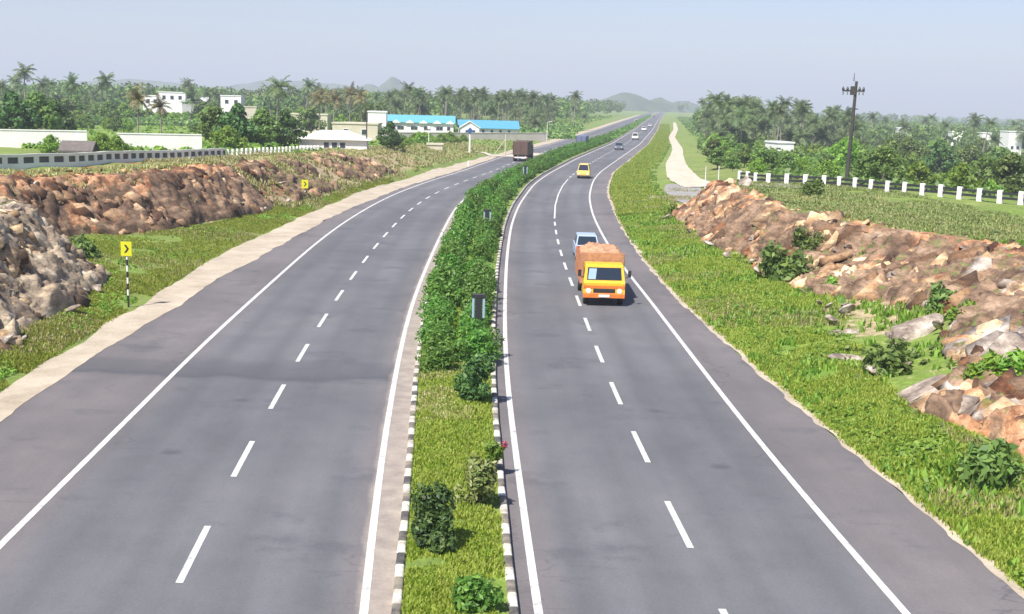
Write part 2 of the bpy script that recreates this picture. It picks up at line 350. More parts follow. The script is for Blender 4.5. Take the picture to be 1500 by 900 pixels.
def groundmat():
    "zone.r dry soil, zone.g lush, zone.b orange earth"
    m, nt, p = new_mat('ground_cover'); tc = nt.nodes.new('ShaderNodeTexCoord').outputs['Object']
    at_ = nt.nodes.new('ShaderNodeAttribute'); at_.attribute_name = 'zone'; s = nt.nodes.new('ShaderNodeSeparateColor'); L(nt, at_.outputs['Color'], s.inputs[0])
    n1 = noise(nt, tc, .35, 6, .65); n2 = noise(nt, tc, 1.7, 6, .7); n3 = noise(nt, tc, .03, 5, .6)
    green = ramp(nt, n2, [(.25, (.095, .17, .018)), (.45, (.16, .26, .026)), (.6, (.23, .32, .045)), (.75, (.34, .36, .10))])
    olive = ramp(nt, n1, [(.3, (.12, .16, .035)), (.55, (.20, .22, .055)), (.8, (.33, .29, .12))])
    c = mixc(nt, ramp(nt, math_(nt, 'ADD', s.outputs[1], math_(nt, 'SUBTRACT', n1, .5)), [(.35, g3(0)), (.65, g3(1))]), olive, green)
    farg = ramp(nt, noise(nt, tc, .12, 7, .75), [(.3, (.07, .13, .022)), (.45, (.13, .21, .03)), (.58, (.21, .27, .06)), (.72, (.36, .34, .17))])
    c = mixc(nt, .45, c, farg)
    dry = ramp(nt, n2, [(.25, (.22, .15, .085)), (.5, (.40, .31, .18)), (.8, (.54, .46, .30))])
    c = mixc(nt, ramp(nt, math_(nt, 'ADD', s.outputs[0], math_(nt, 'MULTIPLY', math_(nt, 'SUBTRACT', n2, .5), 1.3)), [(.4, g3(0)), (.62, g3(1))]), c, dry)
    orange = ramp(nt, n2, [(.25, (.20, .065, .02)), (.6, (.36, .14, .045)), (.8, (.42, .22, .10))])
    c = mixc(nt, ramp(nt, math_(nt, 'ADD', s.outputs[2], math_(nt, 'MULTIPLY', math_(nt, 'SUBTRACT', n1, .5), 1.2)), [(.45, g3(0)), (.62, g3(1))]), c, orange)
    c = mixc(nt, .8, c, ramp(nt, noise(nt, tc, 5, 6, .8), [(.32, g3(.5)), (.5, g3(.95)), (.68, g3(1.35))]), 'MULTIPLY')
    L(nt, c, p.inputs['Base Color']); p.inputs['Roughness'].default_value = .95
    b = nt.nodes.new('ShaderNodeBump'); b.inputs['Strength'].default_value = .7; b.inputs['Distance'].default_value = .12; L(nt, noise(nt, tc, 5, 5, .7), b.inputs['Height']); L(nt, b.outputs[0], p.inputs['Normal'])
    return m
def rockmat(name, tones, orange_w, veg=.5, island=False):
    "zone.r orange earth, zone.g plants in the pockets"
    m, nt, p = new_mat(name); tc = nt.nodes.new('ShaderNodeTexCoord').outputs['Object']
    at_ = nt.nodes.new('ShaderNodeAttribute'); at_.attribute_name = 'zone'; s = nt.nodes.new('ShaderNodeSeparateColor'); L(nt, at_.outputs['Color'], s.inputs[0])
    st = noise(nt, mapping(nt, tc, (.6, .35, 1.6), (.5, .5, 0)), 1.6, 7, .7)
    n = len(tones); c = ramp(nt, st, [(.28 + .44 * i / (n - 1), t) for i, t in enumerate(tones)])
    org = ramp(nt, noise(nt, tc, 2.2, 5, .7), [(.3, (.22, .10, .055)), (.5, (.42, .215, .11)), (.75, (.58, .40, .25))])
    n1 = noise(nt, tc, .45, 5, .65)
    c = mixc(nt, ramp(nt, math_(nt, 'ADD', s.outputs[0], math_(nt, 'MULTIPLY', math_(nt, 'SUBTRACT', n1, .5), 2.2)), [(.5, g3(0)), (.7, g3(1))]), c, org)
    pn = noise(nt, tc, .55, 6, .7)
    c = mixc(nt, .85, c, ramp(nt, pn, [(.35, (.30, .25, .22)), (.44, (.62, .55, .50)), (.53, (1.05, 1.0, .95)), (.64, (1.3, 1.3, 1.3))]), 'MULTIPLY')
    fr = noise(nt, mapping(nt, tc, (1, .7, 1.6), (.5, .5, 0)), 3.4, 8, .8)
    c = mixc(nt, .85, c, ramp(nt, fr, [(.34, g3(.3)), (.44, g3(.85)), (.55, g3(1.05)), (.7, g3(1.4))]), 'MULTIPLY')
    gr = nt.nodes.new('ShaderNodeNewGeometry')
    if island:
        c = mixc(nt, 1.0, c, ramp(nt, gr.outputs['Random Per Island'], [(0, (.20, .16, .14)), (.28, (.48, .38, .31)), (.5, (.98, .86, .75)), (.75, (1.2, 1.15, 1.06)), (1, (1.55, 1.55, 1.52))]), 'MULTIPLY')
    sn = nt.nodes.new('ShaderNodeSeparateXYZ'); L(nt, gr.outputs['True Normal'], sn.inputs[0])
    up = ramp(nt, sn.outputs[2], [(.55, g3(0)), (.85, g3(1))])
    vg = ramp(nt, math_(nt, 'ADD', s.outputs[1], math_(nt, 'MULTIPLY', math_(nt, 'SUBTRACT', noise(nt, tc, .8, 5, .7), .5), 2.0)), [(.5, g3(0)), (.62, g3(1))])
    gc = ramp(nt, noise(nt, tc, 3, 5), [(.3, (.06, .10, .02)), (.55, (.13, .19, .03)), (.8, (.25, .27, .08))])
    c = mixc(nt, math_(nt, 'MULTIPLY', up, vg), c, gc)
    L(nt, c, p.inputs['Base Color']); p.inputs['Roughness'].default_value = .9
    b = nt.nodes.new('ShaderNodeBump'); b.inputs['Strength'].default_value = .6; b.inputs['Distance'].default_value = .08; L(nt, noise(nt, mapping(nt, tc, (1, 1, 2.5), (.5, .4, 0)), 3, 8, .75), b.inputs['Height']); L(nt, b.outputs[0], p.inputs['Normal'])
    return m
M['line'] = worn_paint('white_line_paint', (.64, .63, .60))
M['sand'] = sandmat('shoulder_sand', (.33, .27, .195), (.53, .455, .35))
M['dirt'] = sandmat('pale_dirt', (.42, .36, .27), (.60, .54, .43))
M['service'] = sandmat('service_asphalt', (.22, .21, .20), (.34, .32, .30))
M['ground'] = groundmat()
M['kerb'] = kerbmat()
M['rock_right'] = rockmat('cut_rock', [(.07, .05, .035), (.17, .11, .07), (.30, .20, .13), (.44, .34, .25)], .5)
M['rock_left'] = rockmat('cut_rock_brown', [(.06, .04, .03), (.14, .09, .06), (.24, .16, .10), (.38, .28, .18)], .5)
M['rock_mound'] = rockmat('grey_rock', [(.10, .08, .06), (.26, .20, .145), (.46, .38, .27), (.62, .54, .41)], .2)
M['slab_right'] = rockmat('broken_rock', [(.20, .13, .08), (.38, .26, .155), (.55, .42, .28), (.68, .59, .46)], .5, island=True)
M['slab_left'] = rockmat('broken_brown_rock', [(.14, .09, .065), (.27, .18, .12), (.40, .29, .19), (.54, .43, .30)], .5, island=True)
M['slab_mound'] = rockmat('broken_grey_rock', [(.18, .13, .085), (.36, .27, .17), (.54, .44, .29), (.66, .57, .41)], .2, island=True)
M['boulder'] = rockmat('boulder_rock', [(.12, .10, .085), (.26, .22, .19), (.44, .38, .32), (.58, .53, .47)], .2)
M['hill'] = plain('hill_scrub', (.07, .10, .045), .95, var=.45, scale=.02)

# ------------------------------------------------------------------ ground sheet
ys = [-60.0]
while ys[-1] < 9000:
    y = ys[-1]; ys.append(y + (.45 if 15 < y < 125 else 4 if y < 15 else max(.45, (y - 100) * .018)))
ys = np.array(ys)
ts = [0.0]
while ts[-1] < 5200: t = ts[-1]; ts.append(t + (.4 if t < 42 else .4 + (t - 42) * .06))
ts = np.array(ts); ts = np.concatenate([-ts[:0:-1], ts])
MC = lambda Y: (ML(Y) + MR(Y)) / 2
Yg, Tg = np.meshgrid(ys, ts, indexing='ij'); Xg = MC(Yg) + Tg
Zg = hgt(Xg, Yg)
offg = np.maximum(LS(Yg) - Xg, Xg - RE(Yg))
nearl = (Xg < 0) & (Yg < 170) | (Xg < LS(Yg)) & (Yg < 170)
cutl = np.clip((FL(Yg) - Xg + 1) / 3, 0, 1) * (Xg < LS(Yg)) * (1 - sm((FL(Yg) - WL(Yg) - 7 - Xg) / 5))
cutr = np.clip((Xg - FR(Yg) + .5) / 2, 0, 1) * (Xg > RE(Yg)) * (1 - sm((Xg - FR(Yg) - WR(Yg) - 3) / 6))
dry = .35 * cutl * (Yg < 170) + .30 * cutr * (Yg < 112) + .5 * ((Xg < FL(Yg) - .6) & (Xg > FL(Yg) - WL(Yg) - .3) & (Yg < 105) & (Yg > 61)) + .35 * ((Xg > FR(Yg) + .4) & (Xg < FR(Yg) + WR(Yg) - .3) & (Yg < 101) & (Yg > 46)) + .28 * np.exp(-np.clip(offg, 0, 9) / .4) + .45 * sm((Yg - 95) / 20) * (1 - sm((Yg - 200) / 60)) * (Xg < LS(Yg)) * cutl
dry = dry + .35 * (Xg > RE(Yg)) * sm((Yg - 120) / 60) * (1 - sm((Yg - 330) / 100)) * (Xg < RE(Yg) + 25)
lush = .5 + .35 * (Xg > RE(Yg)) * (offg < 8) * (Yg < 100) - .25 * (offg > 12) * (Yg < 160) * (Xg < 0) - .25 * (cutr > .5) + .2 * (np.abs(Xg - 60) > 90)
org = .50 * cutl * (Yg < 103) * (Yg > 58) + .28 * cutr * (Yg < 105)
def gridfaces(a, b):
    i = np.arange(a * b).reshape(a, b); return np.stack([i[:-1, :-1], i[:-1, 1:], i[1:, 1:], i[1:, :-1]], -1).reshape(-1, 4)
go = mesh_obj('ground', np.stack([Xg, Yg, Zg], -1), gridfaces(*Xg.shape), M['ground'], smooth=True, colr=np.stack([dry, lush, org], -1).reshape(-1, 3))
tag(go, kind='structure')
# ------------------------------------------------------------------ roads
RY = np.concatenate([np.arange(-30, 300, .5), np.arange(300, 800, 4), np.arange(800, 6001, 100)])
def strip(name, xa, xb, z, mat, ysx=RY, n=2, uvf=None, za=None, kind='structure'):
    A = xa(ysx); B = xb(ysx); k = np.linspace(0, 1, n)
    X = A[:, None] + (B - A)[:, None] * k; Y = np.repeat(ysx[:, None], n, 1)
    Z = np.full_like(X, z) if za is None else za(X, Y)
    uv = None
    if uvf: uv = np.stack([uvf(X, Y), Y], -1).reshape(-1, 2)
    return tag(mesh_obj(name, np.stack([X, Y, Z], -1), gridfaces(len(ysx), n), mat, uv=uv, smooth=False), kind=kind)
strip('road', LE, lambda Y: ML(Y) + .05, 0, asphalt('asphalt_old', 'left'), n=4, uvf=lambda X, Y: (LR(Y) - X) / (LR(Y) - LD(Y)))
strip('road', lambda Y: MR(Y) - .05, RE, 0, asphalt('asphalt_new', 'right'), n=4, uvf=lambda X, Y: (X - RL(Y)) / (RD(Y) - RL(Y)))
def wob(Y, s, sc=1.0): return (fbm(np.asarray(Y) / sc, np.zeros_like(np.asarray(Y, float)) + s * 7.7, 4, s) - .5)
SY = np.concatenate([np.arange(-30, 300, .25), np.arange(300, 1200, 4)])
def sandz(X, Y): return np.where(X > LS(Y) + .1, .012, np.maximum(hgt(X, Y) + .03, .0))
strip('sand_shoulder', lambda Y: LS(Y) - .2 - 1.0 * wob(Y, 1, 4), lambda Y: LE(Y) + .15 + .8 * wob(Y, 2, 3.5), .012, M['sand'], SY, n=7, za=sandz)
strip('sand_edge', lambda Y: RE(Y) - .05 + .35 * wob(Y, 3, 1.2), lambda Y: RE(Y) + .12 + np.abs(wob(Y, 4, 1.6)) * .9, .012, M['sand'], SY, n=3, za=lambda X, Y: np.where(X < RE(Y), .008, hgt(X, Y) + .035))
lw = .085
for nm, c in (('edge_line', LL), ('edge_line', LR), ('edge_line', RL), ('edge_line', RR)):
    strip(nm, lambda Y, c=c: c(Y) - lw, lambda Y, c=c: c(Y) + lw, .006, M['line'])
V = []; Fq = []
def dash(c, y0, ln, w=.075):
    n = len(V); q = 4
    for i in range(q + 1):
        y = y0 + ln * i / q; x = float(c(y)); V.extend([(x - w, y, .006), (x + w, y, .006)])
    for i in range(q): Fq.append((n + 2 * i, n + 2 * i + 1, n + 2 * i + 3, n + 2 * i + 2))
y = 25.6 - 1.5 - 18.3
while y < 96: dash(RD, y, 3.0); y += 6.1
dash(RD, 97, 52, .07)
y = 152
while y < 700: dash(RD, y, 3); y += 6.1
y = 23.3 - 1.6 - 19.8
while y < 700: dash(LD, y, 3.1); y += 6.55
tag(mesh_obj('lane_marking', V, Fq, M['line']), kind='structure')
# median bed and kerbs
MY = np.concatenate([np.arange(-30, 300, .3), np.arange(300, 3000, 10)])
def medz(X, Y):
    e = np.minimum(X - ML(Y), MR(Y) - X)
    return .10 + .10 * sm((e - .25) / .6) + .12 * (fbm(X * 1.6, Y * 1.6, 3, 5) - .5) * sm((e - .2) / .4)
A = ML(MY) + .15; B = MR(MY) - .15; k = np.linspace(0, 1, 12); X = A[:, None] + (B - A)[:, None] * k; Y = np.repeat(MY[:, None], 12, 1)
dz = .05 + .30 * np.exp(-((Y - 36.5) / 4) ** 2) + .22 * np.exp(-((Y - 29) / 2) ** 2) * .5
tag(mesh_obj('median_strip', np.stack([X, Y, medz(X, Y)], -1), gridfaces(len(MY), 12), M['ground'], smooth=True, colr=np.stack([dz, np.full_like(X, .62), X * 0], -1).reshape(-1, 3)), kind='structure')
def kerb(c, w0, w1, ysx, name='kerb'):
    prof = [(w0, -.05), (w0 + .01, .14), (w0 + .04, .165), (w1 - .04, .165), (w1 - .01, .14), (w1, -.05)]
    n = len(prof); X = np.stack([c(ysx) + p[0] + .02 * (vnoise(ysx / 1.25, ysx * 0, 4) - .5) for p in prof], 1); Z = np.stack([ysx * 0 + p[1] for p in prof], 1); Y = np.repeat(ysx[:, None], n, 1)
    uv = np.stack([X * 0, Y], -1).reshape(-1, 2)
    return tag(mesh_obj(name, np.stack([X, Y, Z], -1), gridfaces(len(ysx), n), M['kerb'], uv=uv), kind='structure')
KY = np.concatenate([np.arange(-20, 320, .5), np.arange(320, 2000, 10)])
kerb(ML, -.02, .18, KY); kerb(MR, -.18, .02, KY)
kerb(ML, .42, .58, np.arange(32, 38.1, .5))
# ------------------------------------------------------------------ rock cuttings
def rock_patch(name, mat, yr, xf, q0, q1, sgn, amp, step, seed, shear, maskf, orangef, vegf, push=.5):
    yy = np.arange(yr[0], yr[1], step); qq = np.arange(q0, q1, step)
    Y, Q = np.meshgrid(yy, qq, indexing='ij'); X = xf(Y) + sgn * Q
    m = maskf(Y, Q)
    base = hgt(X, Y)
    sx = (Q + Y * shear[0]); sy = (Y - Q * shear[1]) * .62
    w = fbm(X * .5, Y * .5, 3, seed + 2) * 1.4
    l1, d1, t1, e1 = cells(sx / 1.0 + w, sy / 1.9 + w * .5, seed); l2, d2, t2, e2 = cells(sx / .45 + w * 1.7, sy / .95 + w, seed + 1); l3, d3, t3, e3 = cells(sx / .24, sy / .40 + w, seed + 2)
    # dipping beds: long = along the bed, perp = across it
    perp = Q * .75 + Y * shear[0] + w * .45; lon = Q * .6 * np.sign(shear[0]) - Y * .55
    def beds(fq, sd_, brk):
        t = perp * fq + .35 * fbm(lon * .7, perp * .4, 3, sd_); b = np.floor(t); fr = t - b
        seg = np.floor(lon / brk + _h(b.astype(np.int64), b.astype(np.int64) * 0, 7, sd_) * 5 + .5 * vnoise(perp * 2, lon, sd_ + 4)).astype(np.int64)
        lv = _h(b.astype(np.int64), seg, 9, sd_)
        return (lv - .5) * 1.0 + (fr - .5) * .55 * (lv > .3), lv
    b1, v1 = beds(.75, seed + 20, 2.6); b2, v2 = beds(2.1, seed + 21, 1.1); b3, v3 = beds(5.0, seed + 22, .5)
    r = b1 * .95 + b2 * .62 + b3 * .30 + (l2 - .5) * .30 + (l3 - .5) * .22 - .45 * np.exp(-e1 / .10) + (fbm(X * .35, Y * .35, 3, seed + 30) - .5) * 1.6 - .8 * np.exp(-(np.abs(fbm(X * .45 + 9, Y * .3, 3, seed + 31) - .5) / .035) ** 2)
    r = r * amp
    lo = -.42; r = np.where(r < lo, lo + (r - lo) * .3, r)
    Z = base - .45 + sm(m * 1.6) * (.98 + r)
    cap = (HR(Y) if sgn > 0 else HL(Y)) + .10 * (l2 - .3); Z = np.where(Z > cap, cap + (Z - cap) * .12, Z)
    X = X - sgn * m * (r * push)
    Yn = Y + m * (l2 - .5) * .25 * amp
    colr = np.stack([orangef(Y, Q, l1), vegf(Y, Q, l2), X * 0], -1).reshape(-1, 3)
    fc = gridfaces(*X.shape)
    if sgn < 0: fc = fc[:, ::-1]
    return tag(mesh_obj(name, np.stack([X, Yn, Z], -1), fc, mat, colr=colr), kind='structure')
def edge(q, a, b, f=.8): return sm((q - a) / f) * sm((b - q) / f)
# right cutting
def mr(Y, Q):
    w = WR(Y); n = fbm(Y * .25, Q * .3, 3, 21) - .5
    up = np.interp(Y, [20, 45, 55, 62, 75, 101], [11, 11, 9.2, 7, 4.6, 4.3])
    low = np.interp(Y, [20, 34, 38, 44, 52, 57, 101], [.3, .3, 3.2, 4.2, 2.6, .2, -.2])
    return np.clip(edge(Q + n * 2.4, low - .3, up, 1.2), 0, 1) * sm((Y - 26) / 2) * sm((102 - Y) / 3) * np.where((Y > 27) & (Y < 50) & (Q < 4), sm((fbm(Y * .3, Q * .5, 3, 33) - .30) / .1), 1)
rock_patch('rock_cutting', M['rock_right'], (26, 103), FR, -1.5, 13, 1, .30, .13, 11, (.55, .35), mr,
           lambda Y, Q, l: .25 + .35 * sm((Q - WR(Y) * .55) / 2) + .42 * ((Y > 28.5) & (Y < 33) & (Q < 4.5)) - .3 * ((Y > 33) & (Y < 56) & (Q < 9)) + .3 * sm((Y - 80) / 12) + .3 * (l - .5),
           lambda Y, Q, l: .40 - .25 * sm((Y - 60) / 20) + .15 * (Q > WR(Y) * .8) + .25 * np.exp(-((Y - 72) / 3) ** 2))
# left main face
def ml_(Y, Q):
    n = fbm(Y * .25, Q * .3, 3, 31) - .5
    return edge(Q + n * 1.2, .1, WL(Y) + .8, 1.0) * sm((Y - 60) / 4) * sm((150 - Y) / 12) * np.where(Y > 88, 1 - sm((Y - 88) / 12) * sm((.53 - fbm(Y * .22, Q * .45, 4, 37)) / .06 + .5), 1)
rock_patch('rock_cutting', M['rock_left'], (60, 150), lambda Y: FL(Y), -1.5, 11, -1, .30, .14, 41, (-.5, -.3), ml_,
           lambda Y, Q, l: .22 + .42 * sm((Q - WL(Y) * .5) / 1.5) * (1 - sm((Y - 88) / 14)) + .25 * np.exp(-((Y - 73) / 4) ** 2) - .25 * sm((Y - 96) / 10) + .3 * (l - .5),
           lambda Y, Q, l: .18 + .34 * sm((Y - 92) / 12) + .15 * (l - .5))
# left mound
def mm(Y, Q):
    n = fbm(Y * .35, Q * .35, 3, 51) - .5
    return edge(Q + n * 1.0, -.5, 10.2, 1.0) * sm((Y - 34) / 2) * sm((61.5 - Y) / 1.6)
rock_patch('rock_mound', M['rock_mound'], (34, 62), lambda Y: FL(Y), -1.2, 11, -1, .34, .12, 61, (.2, .1), mm,
           lambda Y, Q, l: .06 + .2 * (l - .5), lambda Y, Q, l: .12 + .42 * sm((Q - 4.5) / 2.5) + .2 * (l - .5), .7)
def slabs(name, mat, n, yr, qr, xf, sgn, maskf, orangef, size, dip, seed, pw=1.7, gap=.43, flat=1.0):
    g = np.random.default_rng(seed); Y = yr[0] + (yr[1] - yr[0]) * g.uniform(0, 1, n) ** pw; Q = g.uniform(*qr, n); m = (maskf(Y, Q) > g.uniform(.25, .8, n)) & (fbm(Y * .55 + Q * .5, Q * .9 - Y * .3, 3, seed + 6) > gap); Y = Y[m]; Q = Q[m]; n = len(Y)
    X = xf(Y) + sgn * Q; Z = hgt(X, Y); clump = fbm(X * .6, Y * .6, 3, seed + 5)
    Ls = size * np.minimum(np.exp(g.normal(0, .55, n)), 3.2) * (.45 + 1.2 * clump); a = math.radians(dip) + g.normal(0, .22, n); yaw = g.normal(-.45, .35, n); roll = g.normal(-.35, .4, n)
    ax = np.stack([sgn * np.cos(a) * np.cos(yaw), np.cos(a) * np.sin(yaw), np.sin(a)], -1)
    up = np.stack([-sgn * np.sin(a), np.sin(roll) * .6, np.cos(a)], -1); up -= (up * ax).sum(1)[:, None] * ax; up /= np.linalg.norm(up, axis=1)[:, None]; sd_ = np.cross(up, ax)
    zz = Z + .06 + .9 * (clump - .42) * np.minimum(1, maskf(Y, Q)); cap = (HR(Y) if sgn > 0 else HL(Y)) - .22 * Ls * np.sin(a) - .02; zz = np.minimum(zz, cap)
    C8 = np.array([(-1, -1, -1), (1, -1, -1), (1, 1, -1), (-1, 1, -1), (-1, -1, 1), (1, -1, 1), (1, 1, 1), (-1, 1, 1)], float)
    P = np.repeat(C8[None], n, 0) * (1 + g.uniform(-.38, .12, (n, 8, 3))); P[:, 4:, :2] *= g.uniform(.55, .95, (n, 1, 2))
    dims = np.stack([Ls, Ls * g.uniform(.4, .8, n), Ls * g.uniform(.22, .5, n) * flat], -1) * .5; P = P * dims[:, None]
    W = P[..., :1] * ax[:, None] + P[..., 1:2] * sd_[:, None] + P[..., 2:] * up[:, None] + np.stack([X, Y, zz], -1)[:, None]
    f = np.array([(0, 3, 2, 1), (4, 5, 6, 7), (0, 1, 5, 4), (1, 2, 6, 5), (2, 3, 7, 6), (3, 0, 4, 7)]); fc = (np.arange(n)[:, None, None] * 8 + f).reshape(-1, 4)
    cc = np.stack([orangef(Y, Q, g.uniform(0, 1, n)), np.full(n, .05), Y * 0], -1)
    return tag(mesh_obj(name, W.reshape(-1, 3), fc, mat, colr=np.repeat(cc, 8, 0)), kind='stuff')
slabs('rubble', M['slab_right'], 17000, (27, 101), (-.6, 11), FR, 1, mr, lambda Y, Q, l: .34 + .28 * sm((Q - WR(Y) * .6) / 2) + .3 * ((Y > 28.5) & (Y < 33) & (Q < 4.5)) + .25 * sm((Y - 80) / 12) + .6 * (l - .5), .47, 33, 301)
slabs('broken_ledges', M['slab_right'], 520, (36, 98), (.2, 9), FR, 1, mr, lambda Y, Q, l: .0 + .35 * sm((Q - WR(Y) * .6) / 2) + .3 * (l - .5), .78, 36, 305, 1.3, .40, .7)
slabs('broken_ledges', M['boulder'], 150, (28, 50), (.8, 7), FR, 1, mr, lambda Y, Q, l: .05 + .1 * (l - .5), .80, 28, 306, 1.0, .40, .6)
slabs('broken_ledges', M['slab_left'], 300, (62, 100), (.2, 6), FL, -1, ml_, lambda Y, Q, l: .1 + .4 * sm((Q - WL(Y) * .5) / 2) + .3 * (l - .5), .8, 38, 307, 1.3, .40, .7)
slabs('rubble', M['slab_left'], 9500, (60, 150), (-.4, 9), FL, -1, ml_, lambda Y, Q, l: .30 + .36 * sm((Q - WL(Y) * .5) / 1.5) * (1 - sm((Y - 88) / 14)) + .5 * (l - .5), .52, 34, 302, 1.3)
slabs('rubble', M['slab_mound'], 7500, (34, 62), (-.7, 9.5), FL, -1, mm, lambda Y, Q, l: .05 + .2 * (l - .5), .42, 25, 303, .9)
# loose boulders
def boulder(seed, flat=.6):
    rr = np.random.default_rng(seed); import bmesh
    bm = bmesh.new(); bmesh.ops.create_icosphere(bm, subdivisions=3, radius=1)
    pl = rr.normal(size=(14, 3)); pl /= np.linalg.norm(pl, axis=1)[:, None]; dd = rr.uniform(.45, .85, 14)
    for v in bm.verts:
        p = np.array(v.co)
        for a, d in zip(pl, dd):
            e = p @ a - d
            if e > 0: p = p - a * e
        p += rr.normal(size=3) * .012; v.co = p * (1.15, .85, flat)
    V = [tuple(v.co) for v in bm.verts]; Fb = [tuple(w.index for w in f.verts) for f in bm.faces]; bm.free(); return V, Fb
BO = []
for s in range(6):
    V, Fb = boulder(100 + s); o = mesh_obj('boulder', V, Fb, M['boulder'], colr=np.full((len(V), 3), .1)); BO.append(o)
used = set()
def put_boulder(i, px, Y, dz, size, rot, label, group=None, X=None):
    x = xat(px, Y, 1) if X is None else X; z = float(hgt(x, Y)) + dz
    o = BO[i] if i not in used else BO[i].copy()
    if i in used: col.objects.link(o)
    used.add(i); o.location = (x, Y, z); o.scale = size; o.rotation_euler = rot
    return tag(o, label, 'boulder', group)
def pz(px, py, z): return at(px, py, z)
for i, (px, py, z, sz, rot, lb) in enumerate([
    (1330, 490, 1.0, (1.5, 1.1, .85), (.1, -.5, .4), 'large grey boulder with pale veins low on the right rock slope'),
    (1235, 487, .5, (.9, .6, .35), (.1, -.2, .6), 'flat pale boulder lying in the grass left of the large veined grey boulder'),
    (1240, 525, .5, (.85, .7, .3), (0, .1, .2), 'low cream coloured slab in the grass below the flat pale boulder'),
    (1345, 575, .7, (1.7, .75, .45), (.05, -.35, .35), 'long whitish slab tilted down towards the road edge grass'),
    (1450, 590, 1.0, (1.6, .7, .5), (.1, -.35, .4), 'long grey brown slab beside the orange earth at the right frame edge'),
    (1310, 430, 1.0, (.7, .5, .45), (.3, -.5, .1), 'white faced boulder above the large veined grey boulder'),
    (1120, 395, .7, (1.3, .8, .5), (.1, -.5, .5), 'pale leaning slab at the foot of the cutting beside the green shrub'),
    (1225, 330, 3.0, (.6, .5, .4), (.2, .2, .4), 'cream boulder perched on the crest of the right cutting'),
    (955, 292, .15, (.8, .6, .35), (0, 0, .3), 'small white rock in the grass strip beside the far road edge'),
    (985, 372, .2, (.3, 1.1, .16), (0, 0, -.35), 'dark flat slab lying in the grass near the road edge'),
    (1085, 300, 2.0, (1.2, .7, .5), (.2, -.7, .5), 'buff slab leaning on the far end of the right cutting')]):
    x, Y = at(px, py, z); put_boulder(i % 6, px, Y, 0.05, sz, rot, lb, X=x)
for side in (0, 1):
    for k in range(70 if side == 0 else 45):
        if side == 0: Y = R.uniform(29, 98); q = R.uniform(-.8, WR(Y) * .85); x = float(FR(Y)) + q
        else: Y = R.uniform(40, 110) if k % 2 else R.uniform(38, 60); q = R.uniform(-.7, WL(Y)); x = float(FL(Y)) - q
        s = R.uniform(.16, .42)
        put_boulder(R.randrange(6), 0, Y, .12 + (.15 if side else .2), (s * R.uniform(.9, 1.5), s, s * R.uniform(.6, 1)), (R.uniform(-.6, .6), R.uniform(-.6, .6), R.uniform(0, 6)),
                    'broken rock lying on the rubble slope of the right cutting' if side == 0 else 'broken rock lying on the brown slope left of the road', 'loose rocks on the right cutting' if side == 0 else 'loose rocks on the left cutting', X=x)
# ------------------------------------------------------------------ foliage generators
def leaves(P, D, size, asp=1.6, rng=NR):
    "quads (diamond leaves) centred at P, roughly facing out along D"
    n = len(P); a = rng.normal(size=(n, 3)); D = D + rng.normal(size=(n, 3)) * .75; D /= np.linalg.norm(D, axis=1)[:, None] + 1e-9
    a -= (a * D).sum(1)[:, None] * D; a /= np.linalg.norm(a, axis=1)[:, None] + 1e-9; b = np.cross(D, a)
    s = size * rng.uniform(.6, 1.3, n)[:, None]
    return np.stack([P - a * s * asp * .5, P - b * s * .5 + a * s * .1, P + a * s * asp * .5, P + b * s * .5 + a * s * .1], 1)
def crown(rng, clumps, per, size, asp=1.6):
    "clumps: (centre, radius vec)"
    out = []
    for c, r in clumps:
        d = rng.normal(size=(per, 3)); d /= np.linalg.norm(d, axis=1)[:, None]
        rr = rng.uniform(.35, 1.05, per) ** .6
        out.append(leaves(np.array(c) + d * rr[:, None] * np.array(r), d * (1, 1, 1) + (0, 0, .35), size, asp, rng))
    return np.concatenate(out)
def quads_obj(name, Q, mat, parent=None):
    n = len(Q); return mesh_obj(name, Q.reshape(-1, 3), np.arange(n * 4).reshape(n, 4), mat, parent)
def broad_tree(seed, h, rad, mat, per=60, ncl=34, leaf=.35, trunk=True, name='broadleaf_tree', low=.28):
    rng = np.random.default_rng(seed); o = empty(name, (0, 0, 0))
    cl = []
    for i in range(ncl):
        t = rng.uniform(0, 1); zz = low + (1 - low) * t; env = math.sin(min(1, (t * .85 + .22)) * math.pi) ** .7
        an = rng.uniform(0, 6.28); rr = rad * env * rng.uniform(.25, .95)
        c = (rr * math.cos(an), rr * math.sin(an), h * zz * rng.uniform(.9, 1.0)); s = rad * rng.uniform(.22, .42)
        cl.append((c, (s, s, s * .72)))
    mb = MB(); top = h * .75
    mb.tube([(0, 0, -.4), (rad * .03, 0, h * .2), (rad * .06, rad * .03, h * .45), (0, 0, top)], [h * .035, h * .028, h * .02, h * .006], 7)
    for i in range(7):
        c = cl[rng.integers(ncl)][0]; z0 = h * rng.uniform(.18, .45)
        mb.tube([(0, 0, z0), (c[0] * .5, c[1] * .5, (z0 + c[2]) / 2), c], [h * .014, h * .009, h * .003], 5)
    mb.build('trunk', M['trunk'], o)
    quads_obj('crown', crown(rng, cl, per, leaf), mat, o)
    return o
